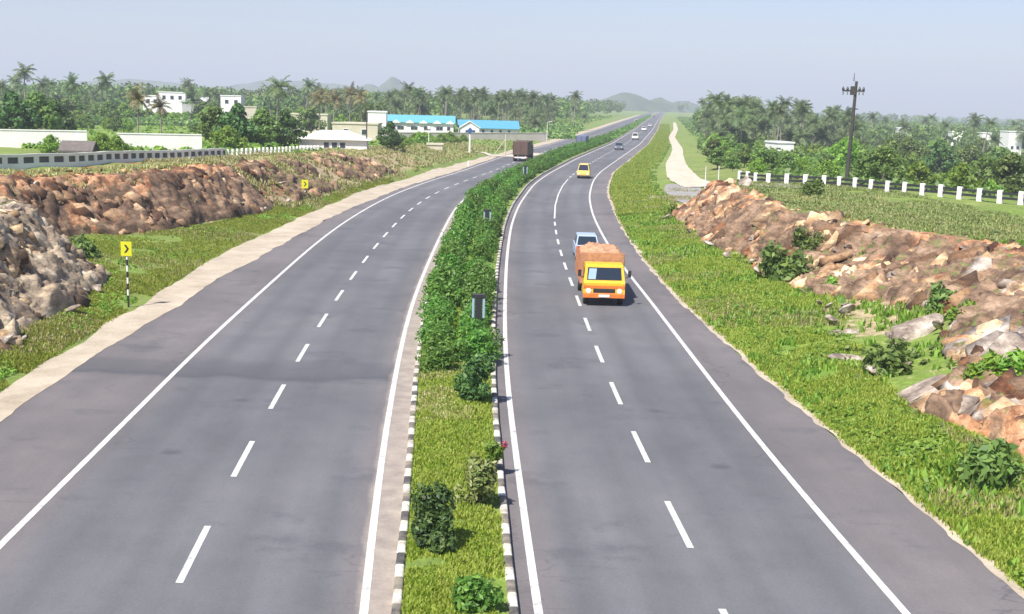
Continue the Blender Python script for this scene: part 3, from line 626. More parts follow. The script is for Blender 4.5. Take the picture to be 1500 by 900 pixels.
def bush(seed, h, rad, mat, n=900, leaf=.12, name='median_shrub', up=.5, ncl=14):
    rng = np.random.default_rng(seed); o = empty(name, (0, 0, 0)); cl = []
    for i in range(ncl):
        an = rng.uniform(0, 6.28); t = rng.uniform(.18, .86); rr = rad * rng.uniform(.1, .78) * (1 - .5 * t * t); s = rad * rng.uniform(.28, .48)
        cl.append(((rr * math.cos(an), rr * math.sin(an), h * t), (s, s, s * (1 + up * .5))))
    Q = crown(rng, cl, n // ncl, leaf, 2.2); Q[..., 2] = np.maximum(Q[..., 2], .02)
    mb = MB()
    for i in range(8):
        c = cl[rng.integers(ncl)][0]; mb.tube([(c[0] * .1, c[1] * .1, -.1), (c[0] * .5, c[1] * .5, c[2] * .55), (c[0], c[1], c[2] + .1)], [.022, .014, .006], 4)
    quads_obj('foliage', Q, mat, o); mb.build('stem', M['trunk'], o)
    return o
def palm(seed, h, mat, fr=2.9, nf=19, lean=.6, dry=False):
    rng = np.random.default_rng(seed); o = empty('coconut_palm', (0, 0, 0)); mb = MB(); an = rng.uniform(0, 6.28)
    lx, ly = lean * math.cos(an), lean * math.sin(an); k = np.linspace(0, 1, 9)
    pts = [(lx * t * t, ly * t * t, -.4 + (h + .4) * t) for t in k]; mb.tube(pts, [.20 - .09 * t + .08 * math.exp(-t * 12) for t in k], 7)
    mb.build('trunk', M['palm_trunk'], o)
    Q = []
    top = np.array((lx, ly, h))
    for i in range(nf):
        a = i * 2.399 + rng.uniform(-.2, .2); e = math.radians(rng.uniform(-28, 72) if i > 3 else rng.uniform(60, 85)); Lf = fr * rng.uniform(.8, 1.1)
        d = np.array((math.cos(a) * math.cos(e), math.sin(a) * math.cos(e), math.sin(e))); side = np.array((-math.sin(a), math.cos(a), 0)); p = top.copy(); seg = 8
        for s in range(seg):
            p2 = p + d * Lf / seg; wd = Lf * .21 * math.sin((s + .8) / (seg + .6) * math.pi) ** .6 + .05
            for sg in (-1, 1):
                for hlf in (0, .5):
                    b0 = p + (p2 - p) * hlf; b1 = p + (p2 - p) * (hlf + .36); tip = b0 + side * sg * wd * rng.uniform(.85, 1.1) + d * .12 + np.array((0, 0, -wd * rng.uniform(.35, .8)))
                    Q.append((b0, b1, tip + d * .09, tip))
            d = d + np.array((0, 0, -.20)) ; d /= np.linalg.norm(d); p = p2
    quads_obj('crown', np.array(Q), mat, o)
    return o
# ------------------------------------------------------------------ grass (stuff)
def grass(name, X, Y, Z, hs, mat, nb=5, w=.024):
    n = len(X); P = np.repeat(np.stack([X, Y, Z], -1), nb, 0); hh = np.repeat(hs, nb) * NR.uniform(.5, 1.2, n * nb)
    a = NR.uniform(0, 6.28, n * nb); r = NR.uniform(0, .16, n * nb); P[:, 0] += np.cos(a) * r; P[:, 1] += np.sin(a) * r
    b = NR.uniform(0, 6.28, n * nb); ln = NR.uniform(.1, .7, n * nb) * hh; ww = w * NR.uniform(.6, 1.5, n * nb)
    side = np.stack([-np.sin(b) * ww, np.cos(b) * ww, b * 0], -1); lean = np.stack([np.cos(b) * ln, np.sin(b) * ln, hh], -1)
    mid = P + lean * (.45, .45, .6)
    T = np.stack([P - side - (0, 0, .05), P + side - (0, 0, .05), mid + side * .7, mid - side * .7], 1); T2 = np.stack([mid - side * .7, mid + side * .7, P + lean + side * .05, P + lean - side * .05], 1)
    Q = np.concatenate([T, T2], 1).reshape(-1, 8, 3); n2 = len(Q); base = np.arange(n2)[:, None] * 8
    Vv = Q.reshape(-1, 3); Fv = np.concatenate([base + [0, 1, 2, 3], base + [3, 2, 6, 7]], 0)
    return tag(mesh_obj(name, Vv, Fv, mat), kind='stuff')
def scatter(n, y0, y1, xa, xb, thr, seed, pw=1.6, sc=.35):
    u = NR.uniform(0, 1, n); Y = y0 + (y1 - y0) * u ** pw; k = NR.uniform(0, 1, n); X = xa(Y) + (xb(Y) - xa(Y)) * k
    m = fbm(X * sc, Y * sc, 3, seed) > thr
    return X[m], Y[m]
X, Y = scatter(52000, 19, 105, lambda Y: RE(Y) + .15, lambda Y: FR(Y) + .8, .33, 71)
grass('grass', X, Y, hgt(X, Y), .06 + .20 * fbm(X * .5, Y * .5, 2, 8) ** 1.5 , G['grass'])
X, Y = scatter(42000, 100, 620, lambda Y: RE(Y) + .3, lambda Y: RE(Y) + 5.0, .36, 92, 1.7)
grass('grass', X, Y, hgt(X, Y), .12 + .2 * fbm(X * .5, Y * .5, 2, 8), G['grass'], w=.06)
X, Y = scatter(12000, 19, 130, lambda Y: RE(Y) + .1, lambda Y: FR(Y) + .5, .56, 93, 1.5, .22)
grass('dry_grass', X, Y, hgt(X, Y), .10 + .2 * fbm(X * .5, Y * .5, 2, 8), G['drygrass'], w=.022)
X, Y = scatter(9000, 30, 150, lambda Y: LS(Y) - .3, lambda Y: FL(Y) - .5, .55, 94, 1.5, .22)
grass('dry_grass', X, Y, hgt(X, Y), .08 + .16 * fbm(X * .5, Y * .5, 2, 8), G['drygrass'], w=.022)
X, Y = scatter(9000, 19, 105, lambda Y: RE(Y) + .15, lambda Y: FR(Y) + WR(Y), .55, 72)
grass('grass', X, Y, hgt(X, Y), .18 + .2 * fbm(X, Y, 2, 8), G['bright'], w=.05)
X, Y = scatter(40000, 30, 135, lambda Y: LS(Y) - .35, lambda Y: FL(Y) - .6, .35, 73)
grass('grass', X, Y, hgt(X, Y), .06 + .15 * fbm(X * .5, Y * .5, 2, 8) ** 1.5, G['grass'])
X, Y = scatter(20000, 18, 60, lambda Y: ML(Y) + .25, lambda Y: MR(Y) - .25, .28, 74, 1.2, .8)
grass('grass', X, Y, medz(X, Y), .05 + .10 * fbm(X, Y, 2, 8), G['grass'], w=.025)
X, Y = scatter(1300, 33, 41, lambda Y: ML(Y) + .25, lambda Y: MR(Y) - .8, .48, 75, 1.0, .8)
grass('dry_grass', X, Y, medz(X, Y), .06 + .12 * fbm(X, Y, 2, 8), G['drygrass'], w=.025)
X, Y = scatter(26000, 42, 112, lambda Y: FR(Y) + WR(Y) * .93, lambda Y: FR(Y) + WR(Y) + 13, .30, 76, 1.2)
grass('grass', X, Y, hgt(X, Y), .07 + .16 * fbm(X * .5, Y * .5, 2, 8), G['olive'], w=.035)
X, Y = scatter(7000, 42, 112, lambda Y: FR(Y) + WR(Y) * .93, lambda Y: FR(Y) + WR(Y) + 9, .50, 79, 1.2)
grass('dry_grass', X, Y, hgt(X, Y), .07 + .16 * fbm(X * .5, Y * .5, 2, 8), G['drygrass'], w=.035)
X, Y = scatter(13000, 60, 160, lambda Y: FL(Y) - WL(Y) * .7, lambda Y: FL(Y) - WL(Y) - 5, .45, 77)
grass('dry_grass', X, Y, hgt(X, Y), .15 + .25 * fbm(X * .5, Y * .5, 2, 8), G['drygrass'], w=.05)
X, Y = scatter(6500, 95, 240, lambda Y: FL(Y) + .4, lambda Y: FL(Y) - WL(Y) - 6, .40, 78)
grass('dry_grass', X, Y, hgt(X, Y), .2 + .35 * fbm(X * .3, Y * .3, 2, 8), G['drygrass'], w=.06)
def tufts(name, n, y0, y1, xa, xb, thr, seed, mat, leaf, hh, pw=1.5, per=14):
    X, Y = scatter(n, y0, y1, xa, xb, thr, seed, pw); Z = hgt(X, Y); k = len(X)
    P = np.repeat(np.stack([X, Y, Z], -1), per, 0); d = NR.normal(size=P.shape); d[:, 2] = np.abs(d[:, 2]); d /= np.linalg.norm(d, axis=1)[:, None]
    s = np.repeat(NR.uniform(.5, 1.3, k), per)[:, None]; P = P + d * (hh, hh, hh * .8) * s * NR.uniform(.3, 1, (len(P), 1))
    return tag(quads_obj(name, leaves(P, d + (0, 0, .5), leaf), mat), kind='stuff')
tufts('weeds', 2600, 20, 100, lambda Y: RE(Y) + .3, lambda Y: FR(Y) + .5, .5, 81, G['bright'], .085, .24, per=24)
tufts('weeds', 1300, 30, 110, lambda Y: LS(Y) - .6, lambda Y: FL(Y), .52, 82, G['bright'], .08, .2, per=22)
tufts('weeds', 1500, 28, 100, lambda Y: FR(Y), lambda Y: FR(Y) + WR(Y) + 3, .52, 83, G['tree'], .13, .32)
tufts('weeds', 1500, 55, 140, lambda Y: FL(Y), lambda Y: FL(Y) - WL(Y) - 6, .55, 84, G['olive'], .16, .35)
tufts('weeds', 900, 36, 62, lambda Y: FL(Y) - 2.5, lambda Y: FL(Y) - 9, .42, 85, G['olive'], .10, .25)
tufts('undergrowth', 5000, 92, 300, lambda Y: np.interp(Y, [90, 110, 300], [36, 24, 66]), lambda Y: np.interp(Y, [90, 300], [80, 150]), .42, 86, G['tree'], .5, 1.0, 1.2)
tufts('weeds', 5000, 90, 300, lambda Y: RE(Y) + .6, lambda Y: RE(Y) + 6, .4, 90, G['bright'], .14, .16, 1.4)
tufts('weeds', 4000, 100, 420, lambda Y: LS(Y) - .8, lambda Y: LS(Y) - 30, .45, 91, G['bright'], .2, .25, 1.4)
tufts('undergrowth', 6500, 175, 1000, lambda Y: RE(Y) + 13 + 6 * (Y < 230), lambda Y: RE(Y) + 75, .42, 95, G['tree'], .7, 1.8, 1.3)
tufts('undergrowth', 2500, 360, 900, lambda Y: LS(Y) - 10, lambda Y: LS(Y) - 60, .45, 96, G['bright'], .7, 1.5, 1.3)
tufts('undergrowth', 9000, 318, 470, lambda Y: Y * .075 - 10, lambda Y: -Y * .5, .36, 88, G['tree'], .8, 2.4, 1.1)
tufts('undergrowth', 6000, 225, 420, lambda Y: RE(Y) + 24, lambda Y: Y * .5, .40, 89, G['bright'], .7, 2.0, 1.1)
tufts('undergrowth', 1800, 130, 330, lambda Y: np.interp(Y, [110, 200, 330], [-26, -22, -4]), lambda Y: -Y * .5, .44, 87, G['bright'], .5, .7, 1.2)
# ------------------------------------------------------------------ median hedge
HB = [bush(200 + s, 1.2, .88, G['hedge'], 1900, .085, ncl=20) for s in range(4)]
cnt = 0; Y = 41.0; hl = 'bushy green shrub standing in the clipped double hedge row along the median'
while cnt < 288:
    for row in (0, 1):
        w = float(MR(Y) - ML(Y)); x = float(ML(Y)) + w * (.27 if row == 0 else .72) + R.uniform(-.12, .12); yy = Y + R.uniform(-.3, .3) + row * .6
        s = R.uniform(.85, 1.2) * (1 if Y > 48 else .85); t = HB[R.randrange(4)]
        if R.random() < .04: continue
        c = copy_tree(t, (x, yy, .1), R.uniform(0, 6.28), (s, s, s * R.uniform(.85, 1.15)), hl, 'shrubs of the median hedge'); c['category'] = 'shrub'; cnt += 1
    Y += 1.55 if Y < 150 else 2.0
HY = Y
for t in HB:   # prototypes stand at the near end of the hedge
    pass
for i, (t, (px, py, s, lb)) in enumerate(zip(HB, [(645, 548, .8, 'dark shrub at the near left end of the median hedge'), (672, 535, .7, 'small light green shrub at the near end of the median hedge'), (650, 515, .8, 'round shrub just behind the dark end shrub on the left kerb side of the hedge'), (712, 520, .8, 'shrub by the right kerb directly behind the dark round median bush')])):
    x, y = at(px, py, .1); t.location = (x, y, .1); t.scale = (s, s, s); tag(t, lb, 'shrub')
# far hedge: beyond the counted shrubs, one mass
n = 9000; yy = HY + (1100 - HY) * NR.uniform(0, 1, n) ** 1.5; k = NR.uniform(.12, .88, n); xx = ML(yy) + (MR(yy) - ML(yy)) * k
d = NR.normal(size=(n, 3)); d[:, 2] = abs(d[:, 2]); P = np.stack([xx, yy, .3 + 1.2 * NR.uniform(0, 1, n) * np.sin(k * math.pi)], -1)
tag(quads_obj('hedge', leaves(P, d, .55), G['hedge']), kind='stuff')
b = bush(310, 1.38, .66, G['dark'], 3400, .07, 'bush', .5, 15); x, y = at(637, 806, .15); b.location = (x, y, .12); tag(b, 'dark upright bush standing alone in the median beside the left kerb', 'bush')
b = bush(311, 1.15, .55, G['olive'], 1800, .065, 'bush', 1.2, 18); x, y = at(703, 742, .15); b.location = (x, y, .12); tag(b, 'sparse olive bush in the median beside the right kerb', 'bush')
b = bush(312, 1.45, .72, G['dark'], 2600, .09, 'bush', .6, 18); x, y = at(694, 588, .15); b.location = (x, y, .12); tag(b, 'dark round bush at the near right end of the median hedge', 'bush')
b = bush(313, .5, .6, G['hedge'], 1500, .07, 'low_plant', .2, 14); x, y = at(700, 893, .15); b.location = (x, y, .12); tag(b, 'low leafy green plant at the bottom edge of the median', 'plant')
b = bush(314, .95, .3, G['bright'], 500, .08, 'bush', .6, 8); x, y = at(722, 690, .15); b.location = (x, y, .12); tag(b, 'small bright green bush with a pink flower cluster by the right kerb', 'bush')
quads_obj('flower_cluster', crown(np.random.default_rng(5), [((.28, .05, .72), (.09, .09, .12))], 60, .045), G['pink'], b)
# shrubs on the cuttings
SB = [bush(330, 1.1, .9, G['tree'], 1100, .13, 'shrub'), bush(331, .9, .8, G['bright'], 1000, .13, 'shrub')]
for px, py, z, s, k, lb in [
    (1150, 385, 1.4, 1.7, 0, 'large dark green shrub in the gully of the right cutting'), (1185, 350, 2.4, 1.2, 0, 'green shrub above the gully shrub near the crest of the right cutting'),
    (1215, 425, .7, .8, 1, 'small bright shrub at the foot of the brown cutting'), (1300, 535, .8, 1.1, 0, 'dark shrub growing below the large veined grey boulder'),
    (1475, 545, 1.6, 1.0, 1, 'bright shrub between rocks at the right frame edge'), (1380, 430, 2.2, 1.0, 0, 'shrub growing in the middle of the right rubble slope'),
    (1455, 700, .5, 1.1, 0, 'leafy dark shrub below the orange earth patch on the right'), (1410, 450, 2.2, .8, 1, 'small bright shrub right of the mid slope shrub'),
    (985, 320, .3, 1.0, 1, 'bright green shrub at the left end of the right cutting'), (120, 330, 2.2, 1.1, 0, 'olive shrub on top of the left rock mound')]:
    x, y = at(px, py, z); y2 = y; c = copy_tree(SB[k], (x, y, float(hgt(x, y)) - .05), R.uniform(0, 6), (s, s, s), lb); c['category'] = 'shrub'
for t, (px, py, z, lb) in zip(SB, [(1190, 290, 3.3, 'dark shrub on the grassy plateau behind the right cutting'), (1440, 560, 1.2, 'bright shrub just left of the frame edge among the grey slabs')]):
    x, y = at(px, py, z); t.location = (x, y, float(hgt(x, y))); tag(t, lb, 'shrub')
# ------------------------------------------------------------------ trees
def place(t, px, Y, s=1.0, label=None, group=None, cat='tree', sz=None, rz=None):
    x = xat(px, Y, 2); z = float(hgt(x, Y)); c = copy_tree(t, (x, Y, z - .1), R.uniform(0, 6.28) if rz is None else rz, (s, s, sz or s), label, group); c['category'] = cat; return c
PT = [palm(400 + i, 10.4 + i * .5, G['palm'], 3.3, 24, .4 + .4 * i) for i in range(4)]
PS = [palm(410 + i, 3.6 + i * 1.8, G['palm'], 3.7, 24, .3 + .2 * i) for i in range(3)]
DP = palm(420, 8.5, G['dry_palm'], 2.8, 22, .4)
TT = [broad_tree(430 + i, 6.5, 3.2, G['tree'], 60, 34, .42) for i in range(3)]
TD = broad_tree(440, 6.5, 3.4, G['dark'], 70, 34, .42)
TB = [broad_tree(450 + i, 5.0, 3.4, G['bright'], 60, 34, .36, low=.12) for i in range(2)]
for t in PT + PS + [DP] + TT + [TD] + TB: t['category'] = 'tree'
protos = PT + PS + [DP] + TT + [TD] + TB
# named single trees
singles = [
    (PT[2], 38, 320, 1.2, 'tall coconut palm rising highest at the far left of the skyline'),
    (PT[0], 105, 310, 1.05, 'dark crowned palm right of the tallest left palm'), (PT[1], 160, 330, 1.1, 'palm behind the bright field left of the white houses'),
    (DP, 203, 150, .72, 'dry dark palm standing behind the white compound wall'), (DP, 237, 165, .66, 'drooping yellowish palm right of the dry dark palm'),
    (PT[1], 405, 225, .92, 'palm standing above the dark tree cluster left of the beige wall'), (DP, 488, 255, 1.0, 'brownish palm in front of the low beige buildings'),
    (DP, 530, 268, 1.05, 'brownish palm beside the tall white block of the factory'), (DP, 512, 300, 1.15, 'brownish palm behind the two palms at the beige buildings'),
    (TD, 572, 174, .62, 'dark conical tree beside the white shed'), (TB[0], 583, 182, .38, 'low dark bush tree at the left end of the green verge'),
    (TT[0], 315, 152, .82, 'dense tree at the left end of the dark cluster above the parapet'), (TD, 350, 150, .86, 'broad dark tree in the middle of the cluster above the parapet'),
    (TT[1], 385, 152, .8, 'rounded tree in the cluster left of the white shed'), (TD, 418, 156, .78, 'dark tree touching the left end of the white shed'), (TB[1], 335, 142, .6, 'bright low tree in front of the dark cluster'),
    (TD, 20, 158, .95, 'large bluish green tree behind the white wall at the left frame edge'), (TT[2], 55, 165, 1.05, 'large green tree behind the white wall second from the left frame edge'), (TD, 82, 172, .9, 'dark tree at the right end of the trees behind the white wall'),
    (TB[0], 75, 122, .38, 'small bush tree in front of the white wall on the left'), (TB[1], 150, 124, .42, 'bush tree in front of the white wall right of the thatched hut'), (TB[0], 172, 128, .40, 'round bush tree beside the gap in the white wall'),
    (TT[0], 1292, 118, .62, 'dark rounded tree behind the parapet right of the electric pole'), (TT[1], 1265, 121, .55, 'tree directly right of the electric pole base'), (TB[0], 1345, 128, .65, 'low spreading bright tree right of the dark rounded tree'),
    (TB[1], 1405, 118, .66, 'bright tree behind the parapet near the right frame edge'), (TT[2], 1480, 125, .85, 'dark tree standing at the right frame edge'), (TT[0], 1440, 138, .75, 'dark tree behind the two bright trees on the right'),
    (TB[0], 1450, 108, .40, 'bright bush close behind the parapet near the right frame edge'), (TB[1], 1210, 128, .42, 'low bush left of the electric pole base'), (TT[1], 1150, 135, .42, 'dark low bush behind the right parapet'), (TB[0], 1110, 140, .40, 'pale low bush right of the two white poles')]
for t, px, Yv, s, lb in singles: place(t, px, Yv, s, lb)
def clear(px, Y): return Y < 425 and (196 < px < 278 or 316 < px < 376)
def many(n, pxr, Yr, kinds, sr, label, group, cond=None, pw=1.0, keep=False):
    k = 0; tries = 0
    while k < n and tries < n * 30:
        tries += 1; px = R.uniform(*pxr); Yv = Yr[0] + (Yr[1] - Yr[0]) * R.random() ** pw; x = xat(px, Yv, 2)
        if cond and not cond(px, x, Yv): continue
        if not keep and clear(px, Yv): continue
        t = R.choice(kinds); s = R.uniform(*sr); c = place(t, px, Yv, s, label, group); k += 1
off = lambda px, x, Y: x < float(LS(Y)) - 9
many(165, (430, 885), (345, 560), PT * 2 + PS, (.78, 1.06), 'coconut palm in the dense plantation behind the blue roofed buildings', 'palms of the left plantation', off, 1.1)
many(36, (-20, 440), (300, 500), PT + PS, (.78, 1.05), 'coconut palm in the mixed trees beyond the bright field on the left', 'palms beyond the left field', None)
many(105, (-20, 560), (285, 500), TT * 2 + [TD] + TB, (.7, 1.2), 'leafy tree in the wooded land beyond the bright field on the left', 'trees beyond the left field')
many(16, (90, 300), (250, 290), TT + TB, (.4, .6), 'small tree at the far edge of the bright field on the left', 'small trees at the field edge')
many(12, (196, 278), (330, 385), TB, (.55, .8), 'low spreading tree below the white flat roofed house on the left', 'low trees below the white house', keep=True)
many(8, (316, 376), (320, 370), TB, (.5, .75), 'low spreading tree below the small two level house', 'low trees below the two level house', keep=True)
many(22, (590, 830), (205, 262), TB, (.22, .45), 'low bush on the green verge in front of the factory wall', 'bushes in front of the factory wall', lambda px, x, Y: x < float(LS(Y)) - 6)
offr = lambda px, x, Y: x > float(RE(Y)) + 15
many(135, (1010, 1255), (270, 470), PT + PS * 2, (.78, 1.0), 'coconut palm in the plantation right of the highway beyond the dirt track', 'palms of the right plantation', offr)
many(30, (1240, 1520), (330, 600), PT + PS, (.8, 1.1), 'coconut palm among the wooded slope on the far right', 'palms on the right slope', offr)
many(92, (1060, 1540), (180, 500), TT + TB, (.6, 1.05), 'leafy tree in the valley beyond the right parapet', 'trees in the right valley', lambda px, x, Y: (px > 1245 or Y > 340) and x > 40)
many(34, (1008, 1090), (190, 340), TB + TT, (.35, .7), 'low tree in the scrub beside the pale dirt track', 'low trees beside the dirt track', lambda px, x, Y: x > float(RE(Y)) + 14)
many(26, (1050, 1240), (135, 210), TB + TT, (.28, .5), 'low bush in the scrub beyond the right parapet', 'bushes in the right scrub')
# remaining prototypes take places of their own
for t, px, Yv, lb in [(PT[0], 740, 430, 'slightly taller palm above the right end of the blue roofs'), (PT[1], 760, 440, 'tall palm right of the taller palm above the blue roofs'), (PT[2], 612, 420, 'tall palm above the middle of the long blue roof'), (PT[3], 840, 420, 'palm at the right end of the left plantation near the highway'), (PS[0], 455, 370, 'short palm behind the beige wall'), (PS[1], 800, 390, 'short palm behind the right end of the pale compound wall'), (PS[2], 1085, 240, 'short palm at the front of the right plantation behind the white poles'),
                      (DP, 468, 235, 'brownish palm at the left end of the beige wall'), (TT[0], 455, 270, 'leafy tree behind the beige wall'), (TT[1], 1330, 230, 'leafy tree mid valley right of the electric pole'), (TT[2], 1420, 240, 'leafy tree mid valley near the right frame edge'), (TD, 1375, 210, 'dark tree mid valley above the bright bushes'), (TB[0], 1500, 150, 'bright tree at the extreme right behind the dark tree'), (TB[1], 1240, 175, 'bright tree behind the electric pole')]:
    x = xat(px, Yv, 2); t.location = (x, Yv, float(hgt(x, Yv)) - .1); t['label'] = lb
# distant woods as one mass each
def forest(name, n, pxr, Yr, hs, mat, pw, cond=None, per=90, leaf=1.0):
    px = NR.uniform(*pxr, n); Y = Yr[0] + (Yr[1] - Yr[0]) * NR.uniform(0, 1, n) ** pw; X = (px - 750) / F * Y; m = (X < LS(Y) - 12) | (X > RE(Y) + 14); X = X[m]; Y = Y[m]; Z = hgt(X, Y); k = len(X)
    h = NR.uniform(*hs, k); P = np.repeat(np.stack([X, Y, Z], -1), per, 0); hh = np.repeat(h, per)[:, None]
    d = NR.normal(size=P.shape); d /= np.linalg.norm(d, axis=1)[:, None]; P = P + d * hh * (.38, .38, .33) * NR.uniform(.5, 1, (len(P), 1)) ** .5 + hh * (0, 0, .64)
    return tag(quads_obj(name, leaves(P, d, leaf), mat), kind='stuff')
forest('distant_forest', 900, (-60, 900), (440, 1500), (8, 13), G['tree'], 1.3)
forest('distant_forest', 500, (-60, 900), (450, 1500), (9, 14), G['palm'], 1.3)
forest('distant_forest', 700, (1010, 1560), (400, 1400), (6, 10), G['tree'], 1.2)
forest('distant_forest', 900, (-100, 1600), (1500, 4500), (9, 16), G['tree'], 1.0, leaf=3.5)
# ------------------------------------------------------------------ hills
def hill(px, Y, w, d, top_y, seed, rough=.35):
    x = xat(px, Y, 0); zc = (proj(x, Y, 0)[1] - top_y) / F * Y
    n = 60; a = np.linspace(-1, 1, n); A, B = np.meshgrid(a, a, indexing='ij'); r = np.hypot(A, B); hh = np.clip(1 - r ** 1.3, 0, 1) ** 1.1
    hh = hh * (1 - rough + 2 * rough * fbm(A * 3 + seed, B * 3, 4, seed)); hh /= hh.max()
    return tag(mesh_obj('hill', np.stack([x + A * w / 2, Y + B * d / 2, hh * zc - 3], -1), gridfaces(n, n), M['hill'], smooth=True), kind='structure')
def pw_(px, Y): return px / F * Y
hill(575, 2500, pw_(110, 2500), 400, 112, 1, .25); hill(540, 2600, pw_(150, 2600), 400, 122, 2)
hill(915, 2000, pw_(150, 2000), 300, 134, 3, .2); hill(965, 2100, pw_(120, 2100), 300, 141, 4, .2); hill(1000, 2300, pw_(90, 2300), 300, 146, 5)
hill(200, 3400, pw_(520, 3400), 600, 115, 6, .3); hill(440, 3400, pw_(420, 3400), 600, 118, 7, .3)
# ------------------------------------------------------------------ parapets along the service roads
def parapet(name, pts, zf, spacing, ph, rails, label, railmat, postw=.22, cap=True):
    P = np.array(pts); seg = np.hypot(*np.diff(P, axis=0).T); cum = np.concatenate([[0], np.cumsum(seg)]); Lt = cum[-1]; n = int(Lt / spacing)
    pos = lambda s: (np.interp(s, cum, P[:, 0]), np.interp(s, cum, P[:, 1]))
    o = empty(name, (*map(float, pos(0)), 0), 0, label, 'parapet'); ox, oy = pos(0)
    for i in range(min(n, 99) + 1):
        s = i * spacing; x, y = pos(s); x2, y2 = pos(s + .1); x1, y1 = pos(s - .1); a = math.atan2(y2 - y1, x2 - x1); z = float(zf(x, y)); mb = MB()
        mb.box(-postw / 2, postw / 2, -.11, .11, -.3, ph, b=.015); p = mb.build('post', M['whitewash'], o); p.location = (x - ox, y - oy, z); p.rotation_euler = (0, R.uniform(-.02, .02), a)
    for z0, z1, th, mt in rails:
        V = []; Fs = []; ss = np.linspace(0, Lt, n + 1)
        for k, s in enumerate(ss):
            x, y = pos(s); x2, y2 = pos(min(s + .3, Lt)); x1, y1 = pos(max(s - .3, 0)); d = np.array((x2 - x1, y2 - y1)); d /= np.linalg.norm(d); nn = np.array((-d[1], d[0])) * th; z = float(zf(x, y)) 
            for sx, zz in ((-1, z0), (1, z0), (1, z1), (-1, z1)): V.append((x + nn[0] * sx - ox, y + nn[1] * sx - oy, z + zz))
            if k:
                q = (k - 1) * 4
                for e in range(4): f = (e + 1) % 4; Fs.append((q + e, q + f, q + 4 + f, q + 4 + e))
        m = len(V); Fs += [(3, 2, 1, 0), (m - 4, m - 3, m - 2, m - 1)]
        mesh_obj('rail' if z1 - z0 < .25 else 'plinth_or_shade_sheet', V, Fs, mt, o)
    return o
smooth_l = lambda x, y: .3 * float(hgt(x, y)) + .7 * float(HL(y)) + .12
fl = [at(px, py, z) for px, py, z in [(-60, 250, 4.), (0, 246, 4.), (100, 241, 4.), (200, 235, 3.8), (330, 229, 3.4)]]
parapet('parapet', fl, smooth_l, 1.45, .80, [(-.9, .20, .12, M['whitewash']), (.65, .86, .13, M['whitewash']), (.201, .649, .03, M['shade_grey'])], 'white concrete parapet with dark square openings along the left plateau', M['whitewash'], .48)  # thin dark grey sheet stands in for the shade in the openings
fl2 = [at(px, py, z) for px, py, z in [(334, 229, 3.4), (385, 226, 3.2), (440, 222, 3.), (470, 220, 2.9)]]
parapet('guard_posts', fl2, smooth_l, 1.3, .75, [(.45, .52, .03, M['whitewash'])], 'row of thin white guard posts continuing the left parapet', M['whitewash'], .16)
parapet('parapet', FENCE_R, lambda x, y: .5 * float(hgt(x, y)) + .5 * float(HR(y)) + .03, 1.55, .85, [(.54, .72, .05, M['black']), (.20, .38, .05, M['black'])], 'white parapet posts joined by dark rails along the right plateau', M['whitewash'], .36)
# service roads
def track(name, pts, w, mat, zoff=.07):
    P = np.array(pts, float); cum = np.concatenate([[0], np.cumsum(np.hypot(*np.diff(P, axis=0).T))]); s = np.arange(0, cum[-1], 1.0 if cum[-1] < 300 else 2.5)
    x = np.interp(s, cum, P[:, 0]); y = np.interp(s, cum, P[:, 1]); ker = np.ones(9) / 9
    x = np.convolve(np.pad(x, 4, mode='reflect', reflect_type='odd'), ker, 'valid'); y = np.convolve(np.pad(y, 4, mode='reflect', reflect_type='odd'), ker, 'valid')
    dx = np.gradient(x); dy = np.gradient(y); l = np.hypot(dx, dy); k = np.linspace(-1, 1, 9); ww = (w if not hasattr(w, '__len__') else np.interp(s, np.linspace(0, s[-1], len(w)), w)) / 2 * np.ones_like(s); ww = ww * (1 + .12 * (fbm(s / 6, s * 0, 3, 3) - .5))
    X = x[:, None] - (dy / l * ww)[:, None] * k; Y = y[:, None] + (dx / l * ww)[:, None] * k; Z = hgt(X, Y) + zoff
    return tag(mesh_obj(name, np.stack([X, Y, Z], -1), gridfaces(len(s), 9)[:, ::-1], mat), kind='structure')
track('service_road', [(23.5, 91), (18.6, 99), (17.8, 110), (18.3, 128), (20, 138)], 4.0, M['service'])
track('dirt_track', [at(1030, 250, 2.4), at(1003, 247, 2), at(990, 232, 1.4), at(993, 214, .9), at(984, 200, .4), at(990, 190, .2), at(988, 180, 0)], [4.2, 2.4, 2.0, 2.0, 1.9, 1.8, 1.6], M['dirt'], .12)
track('dirt_lane', [at(790, 222, .4), at(745, 226, .5), at(720, 224, .5), at(690, 222, .6)], [4, 5, 5, 3], M['dirt'], .12)
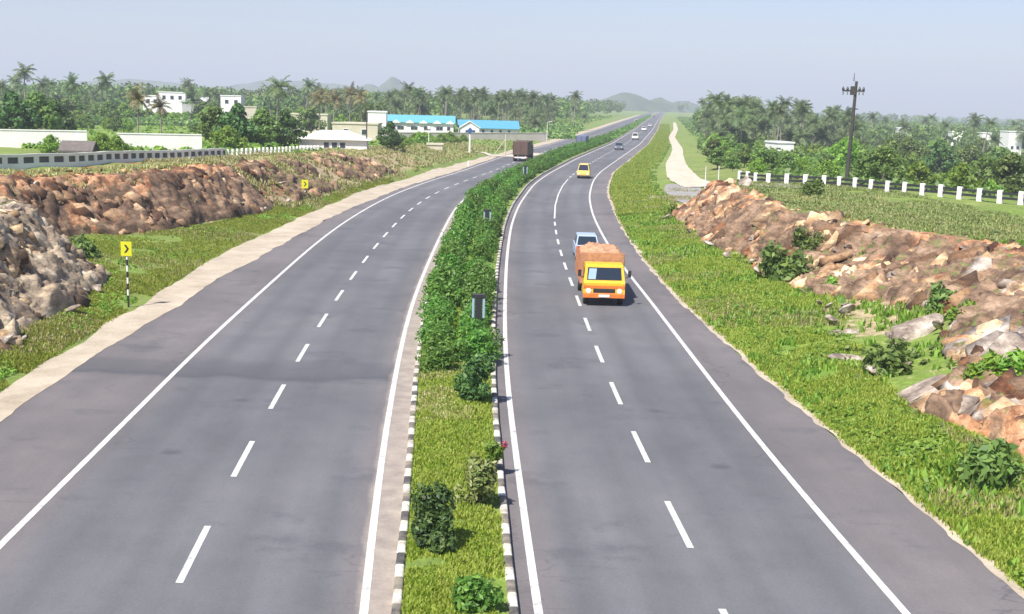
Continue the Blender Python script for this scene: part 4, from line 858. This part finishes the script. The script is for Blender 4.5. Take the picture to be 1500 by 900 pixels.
# ------------------------------------------------------------------ walls and buildings
def wall_obj(name, pts, zf, h, t, mat, label, cap=None):
    P = np.array(pts, float); o = empty(name, (P[0][0], P[0][1], 0), 0, label, 'wall'); V = []; Fs = []
    n = 24; cum = np.concatenate([[0], np.cumsum(np.hypot(*np.diff(P, axis=0).T))]); ss = np.linspace(0, cum[-1], n)
    def run(h0, h1, t, nm, mt):
        V = []; Fs = []
        for k, s in enumerate(ss):
            x = np.interp(s, cum, P[:, 0]); y = np.interp(s, cum, P[:, 1]); d = (P[-1] - P[0]) / np.linalg.norm(P[-1] - P[0]); nn = np.array((-d[1], d[0])) * t / 2; z = zf(x, y)
            for sx, zz in ((-1, h0), (1, h0), (1, h1), (-1, h1)): V.append((x + nn[0] * sx - P[0][0], y + nn[1] * sx - P[0][1], z + zz))
            if k:
                q = (k - 1) * 4
                for e in range(4): f = (e + 1) % 4; Fs.append((q + e, q + f, q + 4 + f, q + 4 + e))
        m = len(V); Fs += [(3, 2, 1, 0), (m - 4, m - 3, m - 2, m - 1)]; mesh_obj(nm, V, Fs, mt, o)
    run(-.6, h, t, 'panel', mat); run(h + .002, h + .12, t + .12, 'coping', cap or M['grey_wall'])
    return o
zc = lambda z: (lambda x, y: z)
wall_obj('compound_wall', [(xat(-40, 130, 3.4), 130), (xat(128, 133.5, 3.4), 133.5)], zc(3.4), 1.55, .25, M['whitewash'], 'long white compound wall behind bushes at the far left', M['whitewash'])
wall_obj('compound_wall', [(xat(172, 134.5, 3.4), 134.5), (xat(296, 137, 3.4), 137)], zc(3.4), 1.35, .25, M['whitewash'], 'white compound wall between the bushes and the dark tree cluster', M['whitewash'])
wall_obj('compound_wall', [at(560, 204, .7), at(800, 205, .5)], zc(.5), 1.6, .3, M['pinkwash'], 'long pale compound wall in front of the blue roofed factory', M['pinkwash'])
wall_obj('compound_wall', [at(1470, 268, 1.0), at(1540, 270, 1.0)], zc(1.0), 1.1, .3, M['grey_wall'], 'short grey wall behind the parapet at the right frame edge')
def building(px, py, z, w, d, h, rz, wallm, roofm, label, roof='flat', rise=1.2, wins=(), eave=.35, name='building', cat='building', wh=(.9, 1.0)):
    x, y = at(px, py, z); o = empty(name, (x, y, z), rz, label, cat); mb = MB(); mb.box(-w / 2, w / 2, 0, d, -1, h); 
    if roof == 'gable': mb.add([(-w / 2, 0, h), (-w / 2, d, h), (-w / 2, d / 2, h + rise)], [(0, 1, 2)]); mb.add([(w / 2, 0, h), (w / 2, d, h), (w / 2, d / 2, h + rise)], [(2, 1, 0)])
    if roof == 'gablefront': mb.add([(-w / 2, .001, h), (w / 2, .001, h), (0, .001, h + rise)], [(0, 1, 2)])
    mb.build('wall', wallm, o); rb = MB(); e = eave; t = .12
    if roof == 'flat': rb.box(-w / 2 - .15, w / 2 + .15, -.15, d + .15, h + .002, h + .3)
    elif roof == 'gable':
        for yA, yB in ((-e, d / 2), (d + e, d / 2)):
            s = 1 if yA < yB else -1; zA = h - rise * e / (d / 2) + .03
            rb.add([(-w / 2 - e, yA, zA), (w / 2 + e, yA, zA), (w / 2 + e, yB, h + rise + .03), (-w / 2 - e, yB, h + rise + .03), (-w / 2 - e, yA, zA + t), (w / 2 + e, yA, zA + t), (w / 2 + e, yB, h + rise + t + .03), (-w / 2 - e, yB, h + rise + t + .03)],
                   [(0, 3, 2, 1), (4, 5, 6, 7), (0, 1, 5, 4), (1, 2, 6, 5), (2, 3, 7, 6), (3, 0, 4, 7)])
    elif roof == 'gablefront':
        for s in (-1, 1):
            xa = s * (w / 2 + e); za = h - rise * e / (w / 2) + .03
            rb.add([(xa, -e, za), (0, -e, h + rise + .03), (0, d + e, h + rise + .03), (xa, d + e, za), (xa, -e, za + t), (0, -e, h + rise + t + .03), (0, d + e, h + rise + t + .03), (xa, d + e, za + t)],
                   [(0, 1, 2, 3), (4, 7, 6, 5), (0, 4, 5, 1), (1, 5, 6, 2), (2, 6, 7, 3), (3, 7, 4, 0)])
    elif roof == 'hip':
        a = [(-w / 2 - e, -e, h), (w / 2 + e, -e, h), (w / 2 + e, d + e, h), (-w / 2 - e, d + e, h), (-w / 2 + d / 2, d / 2, h + rise), (w / 2 - d / 2, d / 2, h + rise)]
        rb.add(a, [(0, 1, 5, 4), (1, 2, 5), (2, 3, 4, 5), (3, 0, 4), (3, 2, 1, 0)])
    rb.build('roof', roofm, o)
    for u, zz in wins:
        f = MB(); X0 = (u - .5) * w; f.box(X0 - wh[0] / 2 - .08, X0 + wh[0] / 2 + .08, -.06, .02, zz - .08, zz + wh[1] + .08); fo = f.build('window', M['white'], o); g = MB(); g.box(X0 - wh[0] / 2, X0 + wh[0] / 2, -.09, -.058, zz, zz + wh[1]); g.build('pane', M['window'], fo)
    return o
ry = lambda: 0.0
wn = []
for u in (.07, .20, .25, .40, .45, .59, .64, .77, .82, .93): wn.append((u, 1.6))
b = building(614, 200, .7, 16.6, 9, 3.4, .06, M['white'], M['blue_roof'], 'long white factory hall with bright blue roof and paired windows', 'gable', 1.5, wn, .5, 'factory_hall', wh=(.75, .8))
for u in (.16, .36, .56, .76, .95):   # little white gables along the eave
    mb = MB(); X0 = (u - .5) * 16.6; mb.add([(X0 - 1.1, -.56, 3.15), (X0 + 1.1, -.56, 3.15), (X0, -.56, 3.95), (X0 - 1.1, 1.2, 3.15), (X0 + 1.1, 1.2, 3.15), (X0, 1.2, 3.95)], [(0, 1, 2), (0, 2, 5, 3), (2, 1, 4, 5)]); mb.build('dormer', M['white'], b)
building(552, 200, .7, 4.3, 6, 5.6, .05, M['white'], M['white'], 'tall plain white block at the left end of the blue roofed hall', 'flat', wins=[(.5, 1.5)], name='block')
building(716, 202, .6, 14.5, 8, 2.4, .1, M['white'], M['blue_roof_dark'], 'lower white building with dark blue roof right of the long hall', 'gable', 1.7, [(u, 1.2) for u in (.1, .25, .4, .55, .7, .85)], .5, 'low_hall', wh=(.6, .7))
building(688, 203, .6, 4.6, 5, 2.6, .05, M['white'], M['white'], 'small white gable fronted house between the two blue roofed buildings', 'gablefront', 1.4, [(.35, 1.2), (.7, 1.2)], .3, 'gate_house', wh=(.7, .8))
building(520, 206, 1.2, 9, 7, 3.2, .0, M['beige'], M['beige'], 'flat roofed cream building behind the brown palms', 'flat', wins=[(.3, 1.2), (.7, 1.2)], name='house')
building(450, 190, 1.5, 10, 6, 3.6, .0, M['beige'], M['beige'], 'beige flat roofed building behind the dark tree cluster', 'flat', wins=[(.8, 1.4)], name='house')
building(488, 223, 2.1, 9.2, 5.5, 1.7, .08, M['white'], M['white'], 'low white shed with pale hipped roof near the left parapet', 'hip', 1.2, [(.40, .6), (.52, .6), (.64, .6)], .5, 'shed', 'shed', wh=(.7, .7))
def far_house(px, Yv, w, d, ytop, wallm, roofm, label, roof, rise, wins, name, cat):
    x = xat(px, Yv, 8); z = float(hgt(x, Yv)); top = 9.5 + (proj(x, Yv, 9.5)[1] - ytop) / F * Yv
    b = building(px, 300, 0, w, d, top - z, .05, wallm, roofm, label, roof, rise, [(u, top - z - k) for u, k in wins], .4, name, cat, wh=(1.1, 1.2)); b.location = (x, Yv, z)
far_house(222, 405, 6.0, 8, 141, M['white'], M['white'], 'left wing of a white flat roofed house beyond the field', 'flat', 1, [(.3, 2.2), (.7, 2.2)], 'house', 'house')
far_house(252, 400, 9.0, 8, 136, M['white'], M['white'], 'white flat roofed house left of the grey sheet roofed shed', 'flat', 1, [(.2, 2.2), (.5, 2.2), (.8, 2.2)], 'house', 'house')
far_house(284, 400, 8, 7, 149, M['grey_wall'], M['grey_wall'], 'grey sheet roofed shed right of the white house', 'gable', 1.5, [], 'shed', 'shed')
far_house(338, 385, 6.6, 7, 141, M['white'], M['white'], 'small white two level house among trees left of centre', 'flat', 1, [(.3, 2.4), (.75, 2.4)], 'house', 'house')
far_house(364, 380, 5, 5, 157, M['beige'], M['beige'], 'low cream outbuilding right of the small two level house', 'flat', 1, [], 'shed', 'shed')
building(112, 236, 3.7, 2.2, 2, .9, .1, M['thatch'], M['thatch'], 'grey thatched hut just behind the left parapet', 'gable', .6, [], .3, 'hut', 'hut')
building(637, 224, .7, 2.6, 2, 1.3, .0, M['beige'], M['beige'], 'tiny cream kiosk beneath the tall sign post', 'flat', name='kiosk', cat='kiosk')
for i, (px, py, w, h, lb) in enumerate([(1322, 196, 7, 5, 'white house on the right slope above the palms left of the others'), (1402, 203, 7, 4.5, 'white house showing through trees right of centre on the right slope'), (1445, 205, 6, 4.5, 'white house second from the right frame edge on the slope'), (1487, 208, 9, 5.5, 'wide white house on the slope at the right frame edge'), (1150, 212, 6, 2.4, 'low white house in the scrub beyond the right parapet')]):
    Yv = (420, 440, 430, 400, 225, 240)[i]; x = xat(px, Yv, 0); z = float(hgt(x, Yv)); bb = building(px, 300, 0, w * (.55 if i < 5 else .38), 6 if i < 5 else 3, (h if i < 5 else 1.3) + (3 if i < 4 else 0), .1 * (i - 2), M['white'] if i != 5 else plain('pale_green_sheet', (.45, .62, .50), .6), M['white'] if i != 5 else M['pale_blue'], lb, 'flat' if i < 5 else 'gable', .8, [(.3, h * .5), (.7, h * .5)] if i < 4 else [], name='house'); bb.location = (x, Yv, z)
# ------------------------------------------------------------------ poles and signs
def chevron(px, py, z, label, h=2.15, s=.49):
    x, y = at(px, py, z); o = empty('chevron_sign', (x, y, z - .05), .0, label, 'sign'); n = 8
    for i in range(n):
        mb = MB(); mb.tube([(0, 0, i * h / n - (.3 if i == 0 else 0)), (0, 0, (i + 1) * h / n)], .045, 8); mb.build('pole_band', M['black'] if i % 2 == 0 else M['white'], o)
    mb = MB(); mb.box(-s / 2, s / 2, -.075, -.05, h - .1, h + s + .05, b=.01); p = mb.build('board', M['sign_yellow'], o)
    mb = MB(); c = h - .1 + (s + .15) / 2; q = s * .30; w = s * .2
    mb.add([(-q + .05, -.079, c + q * 1.2), (-q + .05 + w, -.079, c + q * 1.2), (q * .6 + w * .4, -.079, c), (-q + .05 + w, -.079, c - q * 1.2), (-q + .05, -.079, c - q * 1.2), (q * .6 - w * .6, -.079, c)], [(0, 5, 2, 1), (5, 4, 3, 2)])
    mb.build('chevron', M['black'], p); return o
chevron(188, 440, .35, 'yellow chevron board on a black and white banded pole near the left rock mound')
chevron(447, 293, .35, 'small distant yellow chevron sign beside the tan slope', 1.2, .6)
def marker(px, py, z, h, label, sc=1):
    x, y = at(px, py, z); o = empty('median_marker', (x, y, z), 0, label, 'sign'); mb = MB(); mb.tube([(0, 0, -.3), (0, 0, h)], .05, 8); mb.build('post', M['black'], o)
    mb = MB(); mb.box(-.13, .13, -.09, -.052, h * .40, h - .02, b=.01); mb.build('board', M['black'], o)
    for s in (-1, 1):
        mb = MB(); mb.box(s * .21 - .045, s * .21 + .045, -.085, -.05, h * .52, h - .12, b=.01); mb.build('side_panel', M['pale_blue'], o)
    mb = MB(); mb.box(-.27, .27, -.10, .06, h - .10, h + .06, b=.02); mb.build('cap', M['black'], o); return o
marker(700, 500, .12, 1.85, 'dark post with two pale blue panels rising from the near part of the hedge')
marker(713, 350, .12, 2.0, 'dark post with two pale panels rising from the hedge further along')
marker(769, 268, .12, 2.0, 'small distant dark marker post in the median hedge')
def pole(px, py, z, h, r, mat, label, name='pole', extra=None, cat='pole', lean=0):
    x, y = at(px, py, z); zz = float(hgt(x, y)); o = empty(name, (x, y, zz), 0, label, cat); mb = MB(); mb.tube([(0, 0, -.5), (lean * .5, 0, h * .5), (lean, 0, h)], [r, r * .85, r * .6], 10); mb.build('post', mat, o)
    if extra: extra(o, h)
    return o
def arms(o, h):
    mb = MB(); mb.box(-1.02, 1.02, -.16, -.06, h - .95, h - .80, b=.01); a = mb.build('crossarm', M['wood'], o)
    for u in (-.95, -.55, .55, .92):
        q = MB(); q.tube([(u, -.11, h - .80), (u, -.11, h - .70), (u, -.11, h - .62), (u, -.11, h - .5)], [.10, .13, .08, .04], 8); q.build('insulator', M['black'], a)
        q = MB(); q.tube([(u * .98, -.11, h - .98), (u * .98, -.11, h - 1.25)], [.07, .05], 8); q.build('insulator', M['steel'], a)
    q = MB(); q.box(-.22, .22, -.20, .2, h - 1.25, h - .45, b=.03); q.build('clamp_box', M['wood'], o)
    q = MB(); q.tube([(0, 0, h), (0, 0, h + .75)], [.05, .02], 6); q.build('spike', M['wood'], o)
    q = MB(); q.box(-.55, .55, -.14, -.08, h - 2.55, h - 2.46); q.build('lower_crossarm', M['wood'], o)
pole(1240, 262, 3.3, 9.5, .20, M['wood'], 'dark electric pole with a crossarm rising above the right tree line', 'electric_pole', arms, lean=.25)
pole(1034, 250, 2.9, 2.7, .055, M['white'], 'left one of two thin white poles beside the dirt track', 'white_pole')
pole(1053, 253, 2.9, 2.7, .055, M['white'], 'right one of two thin white poles beside the dirt track', 'white_pole')
pole(537, 224, 2.1, 6.0, .10, M['wood'], 'tall thin dark pole at the right end of the white shed', 'thin_pole')
def bd(w, h0, h1, mat):
    def f(o, h): mb = MB(); mb.box(-w / 2, w / 2, -.12, -.06, h - h1, h - h0, b=.01); mb.build('board', mat, o)
    return f
pole(628, 217, .8, 3.6, .09, M['white'], 'white sign post standing beside the tiny cream kiosk', 'sign_post', bd(.5, 0, .5, M['white']), 'sign')
pole(688, 222, .7, 3.9, .20, M['whitewash'], 'thick cream pillar carrying a dark diamond shaped board', 'sign_pillar', lambda o, h: (lambda m: m.add([(-.6, -.22, h - .1), (0, -.22, h - .7), (.6, -.22, h - .1), (0, -.22, h + .5), (-.6, -.15, h - .1), (0, -.15, h - .7), (.6, -.15, h - .1), (0, -.15, h + .5)], [(0, 1, 2, 3), (7, 6, 5, 4), (0, 4, 5, 1), (1, 5, 6, 2), (2, 6, 7, 3), (3, 7, 4, 0)]).build('board', M['blue_sign'], o))(MB()), 'sign')
pole(740, 226, .5, 4.0, .13, M['beige'], 'cream post with a slanting brace left of the brown lorry', 'braced_post', lambda o, h: (lambda m: m.tube([(-2.2, 0, 0), (-.1, 0, h * .75)], .07, 6).build('brace', M['beige'], o))(MB()))
pole(801, 206, .3, 4.8, .10, M['white'], 'white lamp post left of the far highway', 'lamp_post', lambda o, h: (lambda m: m.tube([(0, 0, h), (.6, 0, h + .25), (1.1, 0, h + .25)], [.05, .05, .08], 6).build('lamp_arm', M['white'], o))(MB()), 'lamp post')
pole(686, 241, .3, .9, .12, M['whitewash'], 'short white marker stone beside the sandy shoulder', 'marker_stone', None, 'marker')
# ------------------------------------------------------------------ vehicles (front faces -y)
def wheel(parent, x, y, r, w):
    mb = MB(); mb.tube([(x - w / 2, y, r), (x - w / 2 + .03, y, r), (x + w / 2 - .03, y, r), (x + w / 2, y, r)], [r * .9, r, r, r * .9], 20); t = mb.build('wheel', M['rubber'], parent)
    mb = MB(); s = 1 if x > 0 else -1; mb.tube([(x + s * w / 2 - s * .02, y, r), (x + s * (w / 2 + .012), y, r)], [r * .55, r * .5], 14); mb.build('rim', M['steel'], t)
def truck(x, y, rz, label):
    o = empty('cargo_truck', (x, y, .0), rz, label, 'truck'); W = .99
    prof = [(0.0, .55), (0.0, 1.12), (.10, 1.22), (.32, 1.88), (.50, 1.95), (1.45, 1.95), (1.50, .55)]
    mb = MB(); mb.sideprism(prof, -W, W, lambda z: max(0, (z - 1.15) * .12)); mb.build('cab', M['yellow_cab'], o)
    mb = MB(); mb.add([(-W + .16, .112, 1.26), (W - .16, .112, 1.26), (W - .20, .306, 1.82), (-W + .20, .306, 1.82), (-W + .16, .09, 1.265), (W - .16, .09, 1.265), (W - .20, .285, 1.83), (-W + .20, .285, 1.83)], [(4, 5, 6, 7), (0, 1, 5, 4), (1, 2, 6, 5), (2, 3, 7, 6), (3, 0, 4, 7)]); w = mb.build('windscreen', M['dark_glass'], o)
    mb = MB(); mb.add([(-.78, .085, 1.29), (-.42, .085, 1.29), (-.36, .262, 1.78), (-.72, .262, 1.78)], [(0, 1, 2, 3)]); mb.build('painted_glare', M['pale_blue'], w)  # pale quad paints the glare on one side of the windscreen
    for s in (-1, 1):
        mb = MB(); mb.add([(s * (W - .005), .30, 1.28), (s * (W - .005), 1.2, 1.28), (s * (W - .055), 1.2, 1.76), (s * (W - .055), .46, 1.76)], [(0, 1, 2, 3) if s > 0 else (3, 2, 1, 0)]); mb.build('side_window', M['dark_glass'], o)
        mb = MB(); mb.tube([(s * W, .2, 1.35), (s * (W + .2), .08, 1.45), (s * (W + .2), .08, 1.70)], .018, 5); a = mb.build('mirror_arm', M['black'], o)
        mb = MB(); mb.box(s * (W + .2) - .08, s * (W + .2) + .08, .04, .10, 1.42, 1.74, b=.02); mb.build('mirror', M['black'], a)
        mb = MB(); mb.tube([(s * .74, -.005, .74), (s * .74, -.04, .74), (s * .74, -.05, .74)], [.13, .12, .06], 12); mb.build('headlight', M['white'], o)
        mb = MB(); mb.box(s * .93 - .04, s * .93 + .04, -.03, 0, .92, 1.04, b=.01); mb.build('indicator', M['orange_cab'], o)
    mb = MB(); mb.box(-.52, .52, -.03, 0, .66, .84, b=.01); mb.build('grille', M['black'], o)
    mb = MB(); mb.box(-W + .005, W - .005, -.018, 0, .86, 1.0); mb.build('front_band', M['orange_cab'], o)
    mb = MB(); mb.box(-W - .01, W + .01, -.10, .02, .42, .64, b=.03); bp_ = mb.build('bumper', M['orange_cab'], o)
    mb = MB(); mb.box(-.26, .26, -.125, -.102, .46, .58); mb.build('number_plate', M['white'], bp_)
    mb = MB(); mb.box(-.35, .35, .06, 6.0, .48, .66); mb.build('chassis', M['black'], o)
    Wb = 1.06; mb = MB(); mb.box(-Wb, Wb, 1.62, 6.2, .80, .90); mb.box(-Wb, -Wb + .06, 1.62, 6.2, .9, 2.12); mb.box(Wb - .06, Wb, 1.62, 6.2, .9, 2.12); mb.box(-Wb + .06, Wb - .06, 6.14, 6.2, .9, 2.12)
    cb = mb.build('cargo_body', M['red_body'], o)
    mb = MB(); mb.box(-Wb, Wb, 1.56, 1.618, .85, 2.38, b=.01); mb.build('headboard', M['headboard'], o)
    for i in range(7):
        yy = 1.75 + i * .7
        for s in (-1, 1): q = MB(); q.box(s * Wb - .03, s * Wb + .03, yy, yy + .07, .82, 2.16); q.build('stake', M['headboard'], cb)
    n = 60; m = 30; U, Vv = np.meshgrid(np.linspace(0, 1, n), np.linspace(0, 1, m), indexing='ij'); Xx = -Wb + .07 + (2 * Wb - .14) * Vv; Yy = 1.66 + 4.44 * U
    Zz = 1.95 + .42 * (np.sin(np.clip(Vv, 0, 1) * math.pi) ** .3) * (np.minimum(1, np.sin(U * math.pi) * 3) ** .4) + .5 * (fbm(Xx * 2.6, Yy * 2.6, 3, 4) - .5)
    mesh_obj('load', np.stack([Xx, Yy, Zz], -1), gridfaces(n, m), M['load'], o, smooth=True)
    for s in (-1, 1):
        wheel(o, s * .84, .72, .38, .24); wheel(o, s * .80, 4.7, .38, .40)
    return o
xT, yT = at(884, 449, 0); truck(xT, yT, 0.0, 'small yellow cabbed truck with a red cargo body and pinkish load')
def car(name, x, y, rz, paint, label, cat='car', w=1.5, ln=3.7, h=1.45, van=False):
    o = empty(name, (x, y, 0), rz, label, cat); W = w / 2; pm = plain(name + '_paint', paint, .3, var=.04)
    lo = [(0, .28), (-.03, .5), (.02, .66), (ln * .22, .86), (ln * .97, .90), (ln, .6), (ln - .03, .28)] if not van else [(0, .28), (-.03, .6), (.02, .85), (ln * .12, .98), (ln * .98, 1.0), (ln, .6), (ln, .28)]
    up = [(ln * .20, .84), (ln * .40, h), (ln * .86, h), (ln * .965, .88)] if not van else [(ln * .06, .93), (ln * .17, h), (ln * .95, h), (ln * .985, .98)]
    mb = MB(); mb.sideprism(lo, -W, W); mb.build('body', pm, o)
    z0 = up[0][1]; mb = MB(); mb.sideprism(up, -W + .03, W - .03, lambda z: max(0, (z - z0) * .22)); cb = mb.build('cabin', pm, o)
    def panel(a, b, nm, sg):
        ya, za = a; yb, zb = b; dy, dz_ = yb - ya, zb - za; l = math.hypot(dy, dz_); ny, nz = -dz_ / l * .012 * sg, dy / l * .012 * sg
        a2 = (ya + dy * .12 + ny, za + dz_ * .12 + nz); b2 = (ya + dy * .9 + ny, za + dz_ * .9 + nz); ta = W - .10 - (a2[1] - z0) * .22; tb = W - .10 - (b2[1] - z0) * .22
        m = MB(); m.add([(-ta, *a2), (ta, *a2), (tb, *b2), (-tb, *b2)], [(0, 1, 2, 3) if sg > 0 else (3, 2, 1, 0)]); m.build(nm, M['dark_glass'], cb)
    panel(up[0], up[1], 'windscreen', 1); panel(up[3], up[2], 'rear_window', -1)
    for s in (-1, 1):
        ta = lambda z: s * (W - .03 - max(0, (z - z0) * .22) + .008); y0a = up[0][0] + .35 * (up[1][0] - up[0][0]) + .12; mb = MB()
        za, zb = z0 + .1, h - .09; mb.add([(ta(za), y0a, za), (ta(za), up[3][0] - .12, za), (ta(zb), up[2][0] - .02, zb), (ta(zb), up[1][0] + .08, zb)], [(0, 1, 2, 3) if s > 0 else (3, 2, 1, 0)]); mb.build('side_window', M['dark_glass'], cb)
        mb = MB(); mb.box(s * (W - .25) - .14, s * (W - .25) + .14, -.05, .03, .52, .66, b=.01); mb.build('headlight', M['white'], o)
        mb = MB(); mb.box(s * (W - .16) - .09, s * (W - .16) + .09, ln - .03, ln + .02, .62, .8, b=.01); mb.build('tail_light', M['red_body'], o)
        for yy in (ln * .19, ln * .8): wheel(o, s * (W - .10), yy, .29, .18)
    mb = MB(); mb.box(-W + .02, W - .02, -.08, .0, .26, .42, b=.02); mb.build('bumper', M['black'], o)
    return o
car('hatchback', xat(861, 71, 1), 70.5, 0, (.36, .44, .54), 'pale blue grey car driving close behind the yellow truck', w=1.5)
x, y = at(854, 262, 0); car('minivan', x, y, -.12, (.75, .50, .12), 'small yellow van approaching alone on the bend', 'van', 1.6, 3.4, 1.85, True)
def lorry(x, y, rz, w, h, ln, bodym, label, cabm):
    o = empty('lorry', (x, y, 0), rz, label, 'truck'); W = w / 2   # rear faces -y
    mb = MB(); mb.box(-W, W, 0, ln, 1.05, h, b=.06); b = mb.build('cargo_body', bodym, o)
    mb = MB(); mb.box(-W + .08, W - .08, -.03, .002, 1.15, h - .15); t = mb.build('tailgate', bodym, b)
    for s in (-.5, 0, .5): q = MB(); q.box(s * w - .04 * 1, s * w + .04, -.07, -.028, 1.1, h - .1) if abs(s) < .4 else q.box((s * w * .9) - .05, (s * w * .9) + .05, -.07, -.028, 1.1, h - .1); q.build('stake', M['wood'], t)
    mb = MB(); mb.box(-W + .05, W - .05, ln + .15, ln + 1.9, .6, min(h, 2.5), b=.08); mb.build('cab', cabm, o)
    mb = MB(); mb.box(-.45, .45, .1, ln + 1.8, .75, 1.05); mb.build('chassis', M['black'], o)
    mb = MB(); mb.box(-W + .1, W - .1, -.05, .05, .55, .75, b=.02); p = mb.build('rear_bumper', M['whitewash'], o)
    for s in (-1, 1):
        q = MB(); q.box(s * (W - .2) - .12, s * (W - .2) + .12, -.09, -.045, .60, .72); q.build('tail_light', M['red_body'], p)
        for yy in (1.1, ln * .45, ln + 1.1): wheel(o, s * (W - .22), yy, .5, .42)
    return o
x, y = at(762, 237, 0); lorry(x, y, -.12, 2.55, 3.25, 6.5, M['brown_truck'], 'tall brown lorry seen from behind on the left carriageway', M['brown_truck'])
x, y = at(851, 216, 0); lorry(x, y, -.14, 2.3, 2.5, 5, plain('blue_grey_body', (.12, .14, .24), .6), 'blue grey lorry further ahead on the left carriageway', M['blue_sign'])
for px, py, c, lb, rz, v in [(896, 202, (.32, .13, .08), 'reddish brown car far ahead on the left carriageway', -.14, False), (932, 180, (.75, .74, .72), 'white van highest up on the far left carriageway', -.13, True),
                             (906, 220, (.12, .13, .16), 'dark grey car on the far right carriageway nearest of the distant group', -.14, False), (930, 205, (.70, .66, .5), 'cream van behind the dark grey car on the far right carriageway', -.14, True),
                             (943, 192, (.78, .77, .76), 'white car behind the cream van on the far right carriageway', -.13, False), (958, 173, (.10, .12, .18), 'dark distant car near the end of the right carriageway', -.13, True), (952, 186, (.55, .5, .5), 'silver distant car beside the lane line on the right carriageway', -.13, False)]:
    x, y = at(px, py, 0); car('car' if not v else 'van', x, y, rz, c, lb, 'van' if v else 'car', 1.75, 4, 1.9 if v else 1.5, v)
# ------------------------------------------------------------------ haze
hz = MB(); hz.box(-5000, 5000, -80, 8800, -110, 190); ho = hz.build('haze', None)
m = bpy.data.materials.new('haze_air'); m.use_nodes = True; nt = m.node_tree
for nn in list(nt.nodes):
    if nn.type != 'OUTPUT_MATERIAL': nt.nodes.remove(nn)
pv = nt.nodes.new('ShaderNodeVolumePrincipled'); pv.inputs['Color'].default_value = (.84, .91, 1.0, 1); pv.inputs['Density'].default_value = .00037; pv.inputs['Anisotropy'].default_value = 0
L(nt, pv.outputs[0], [q for q in nt.nodes if q.type == 'OUTPUT_MATERIAL'][0].inputs['Volume'])
ho.data.materials.append(m); tag(ho, kind='stuff')
# ------------------------------------------------------------------ light, sky, camera
sc = bpy.context.scene
sd = np.array((-.30, -.46)); sd /= np.linalg.norm(sd); EL = math.radians(54)
wd = bpy.data.worlds.new('World'); sc.world = wd; wd.use_nodes = True; nt = wd.node_tree; bg = nt.nodes['Background']
sky = nt.nodes.new('ShaderNodeTexSky'); sky.sky_type = 'NISHITA'; sky.sun_disc = False; sky.sun_elevation = EL; sky.sun_rotation = math.atan2(sd[0], sd[1]); sky.altitude = 0; sky.air_density = 1.0; sky.dust_density = .8; sky.ozone_density = 1.5
L(nt, mixc(nt, 1.0, sky.outputs[0], (.99, .97, 1.14), 'MULTIPLY'), bg.inputs[0]); bg.inputs[1].default_value = .074
sl = bpy.data.lights.new('sun', 'SUN'); sl.energy = 4.6; sl.angle = math.radians(.5); sl.color = (1, .955, .88); so = bpy.data.objects.new('sun', sl); col.objects.link(so)
from mathutils import Vector, Matrix
dv = Vector((sd[0] * math.cos(EL), sd[1] * math.cos(EL), math.sin(EL))); so.rotation_euler = dv.to_track_quat('Z', 'Y').to_euler()
cam = bpy.data.cameras.new('camera'); co = bpy.data.objects.new('camera', cam); col.objects.link(co); sc.camera = co
cam.sensor_width = 36; cam.lens = F / 1500 * 36; cam.clip_start = .2; cam.clip_end = 30000
fwd = Vector((0, math.cos(TH), -math.sin(TH))); right = Vector((1, 0, 0)); up = Vector((0, math.sin(TH), math.cos(TH)))
cr = right * math.cos(ROLL) + up * math.sin(ROLL); cu = up * math.cos(ROLL) - right * math.sin(ROLL)
co.matrix_world = Matrix(((cr.x, cu.x, -fwd.x, 0), (cr.y, cu.y, -fwd.y, 0), (cr.z, cu.z, -fwd.z, H), (0, 0, 0, 1)))
sc.view_settings.view_transform = 'Standard'; sc.view_settings.look = 'None'; sc.view_settings.exposure = .82; sc.view_settings.gamma = 1
sc.cycles.volume_bounces = 0; sc.cycles.max_bounces = 6; sc.cycles.transparent_max_bounces = 8
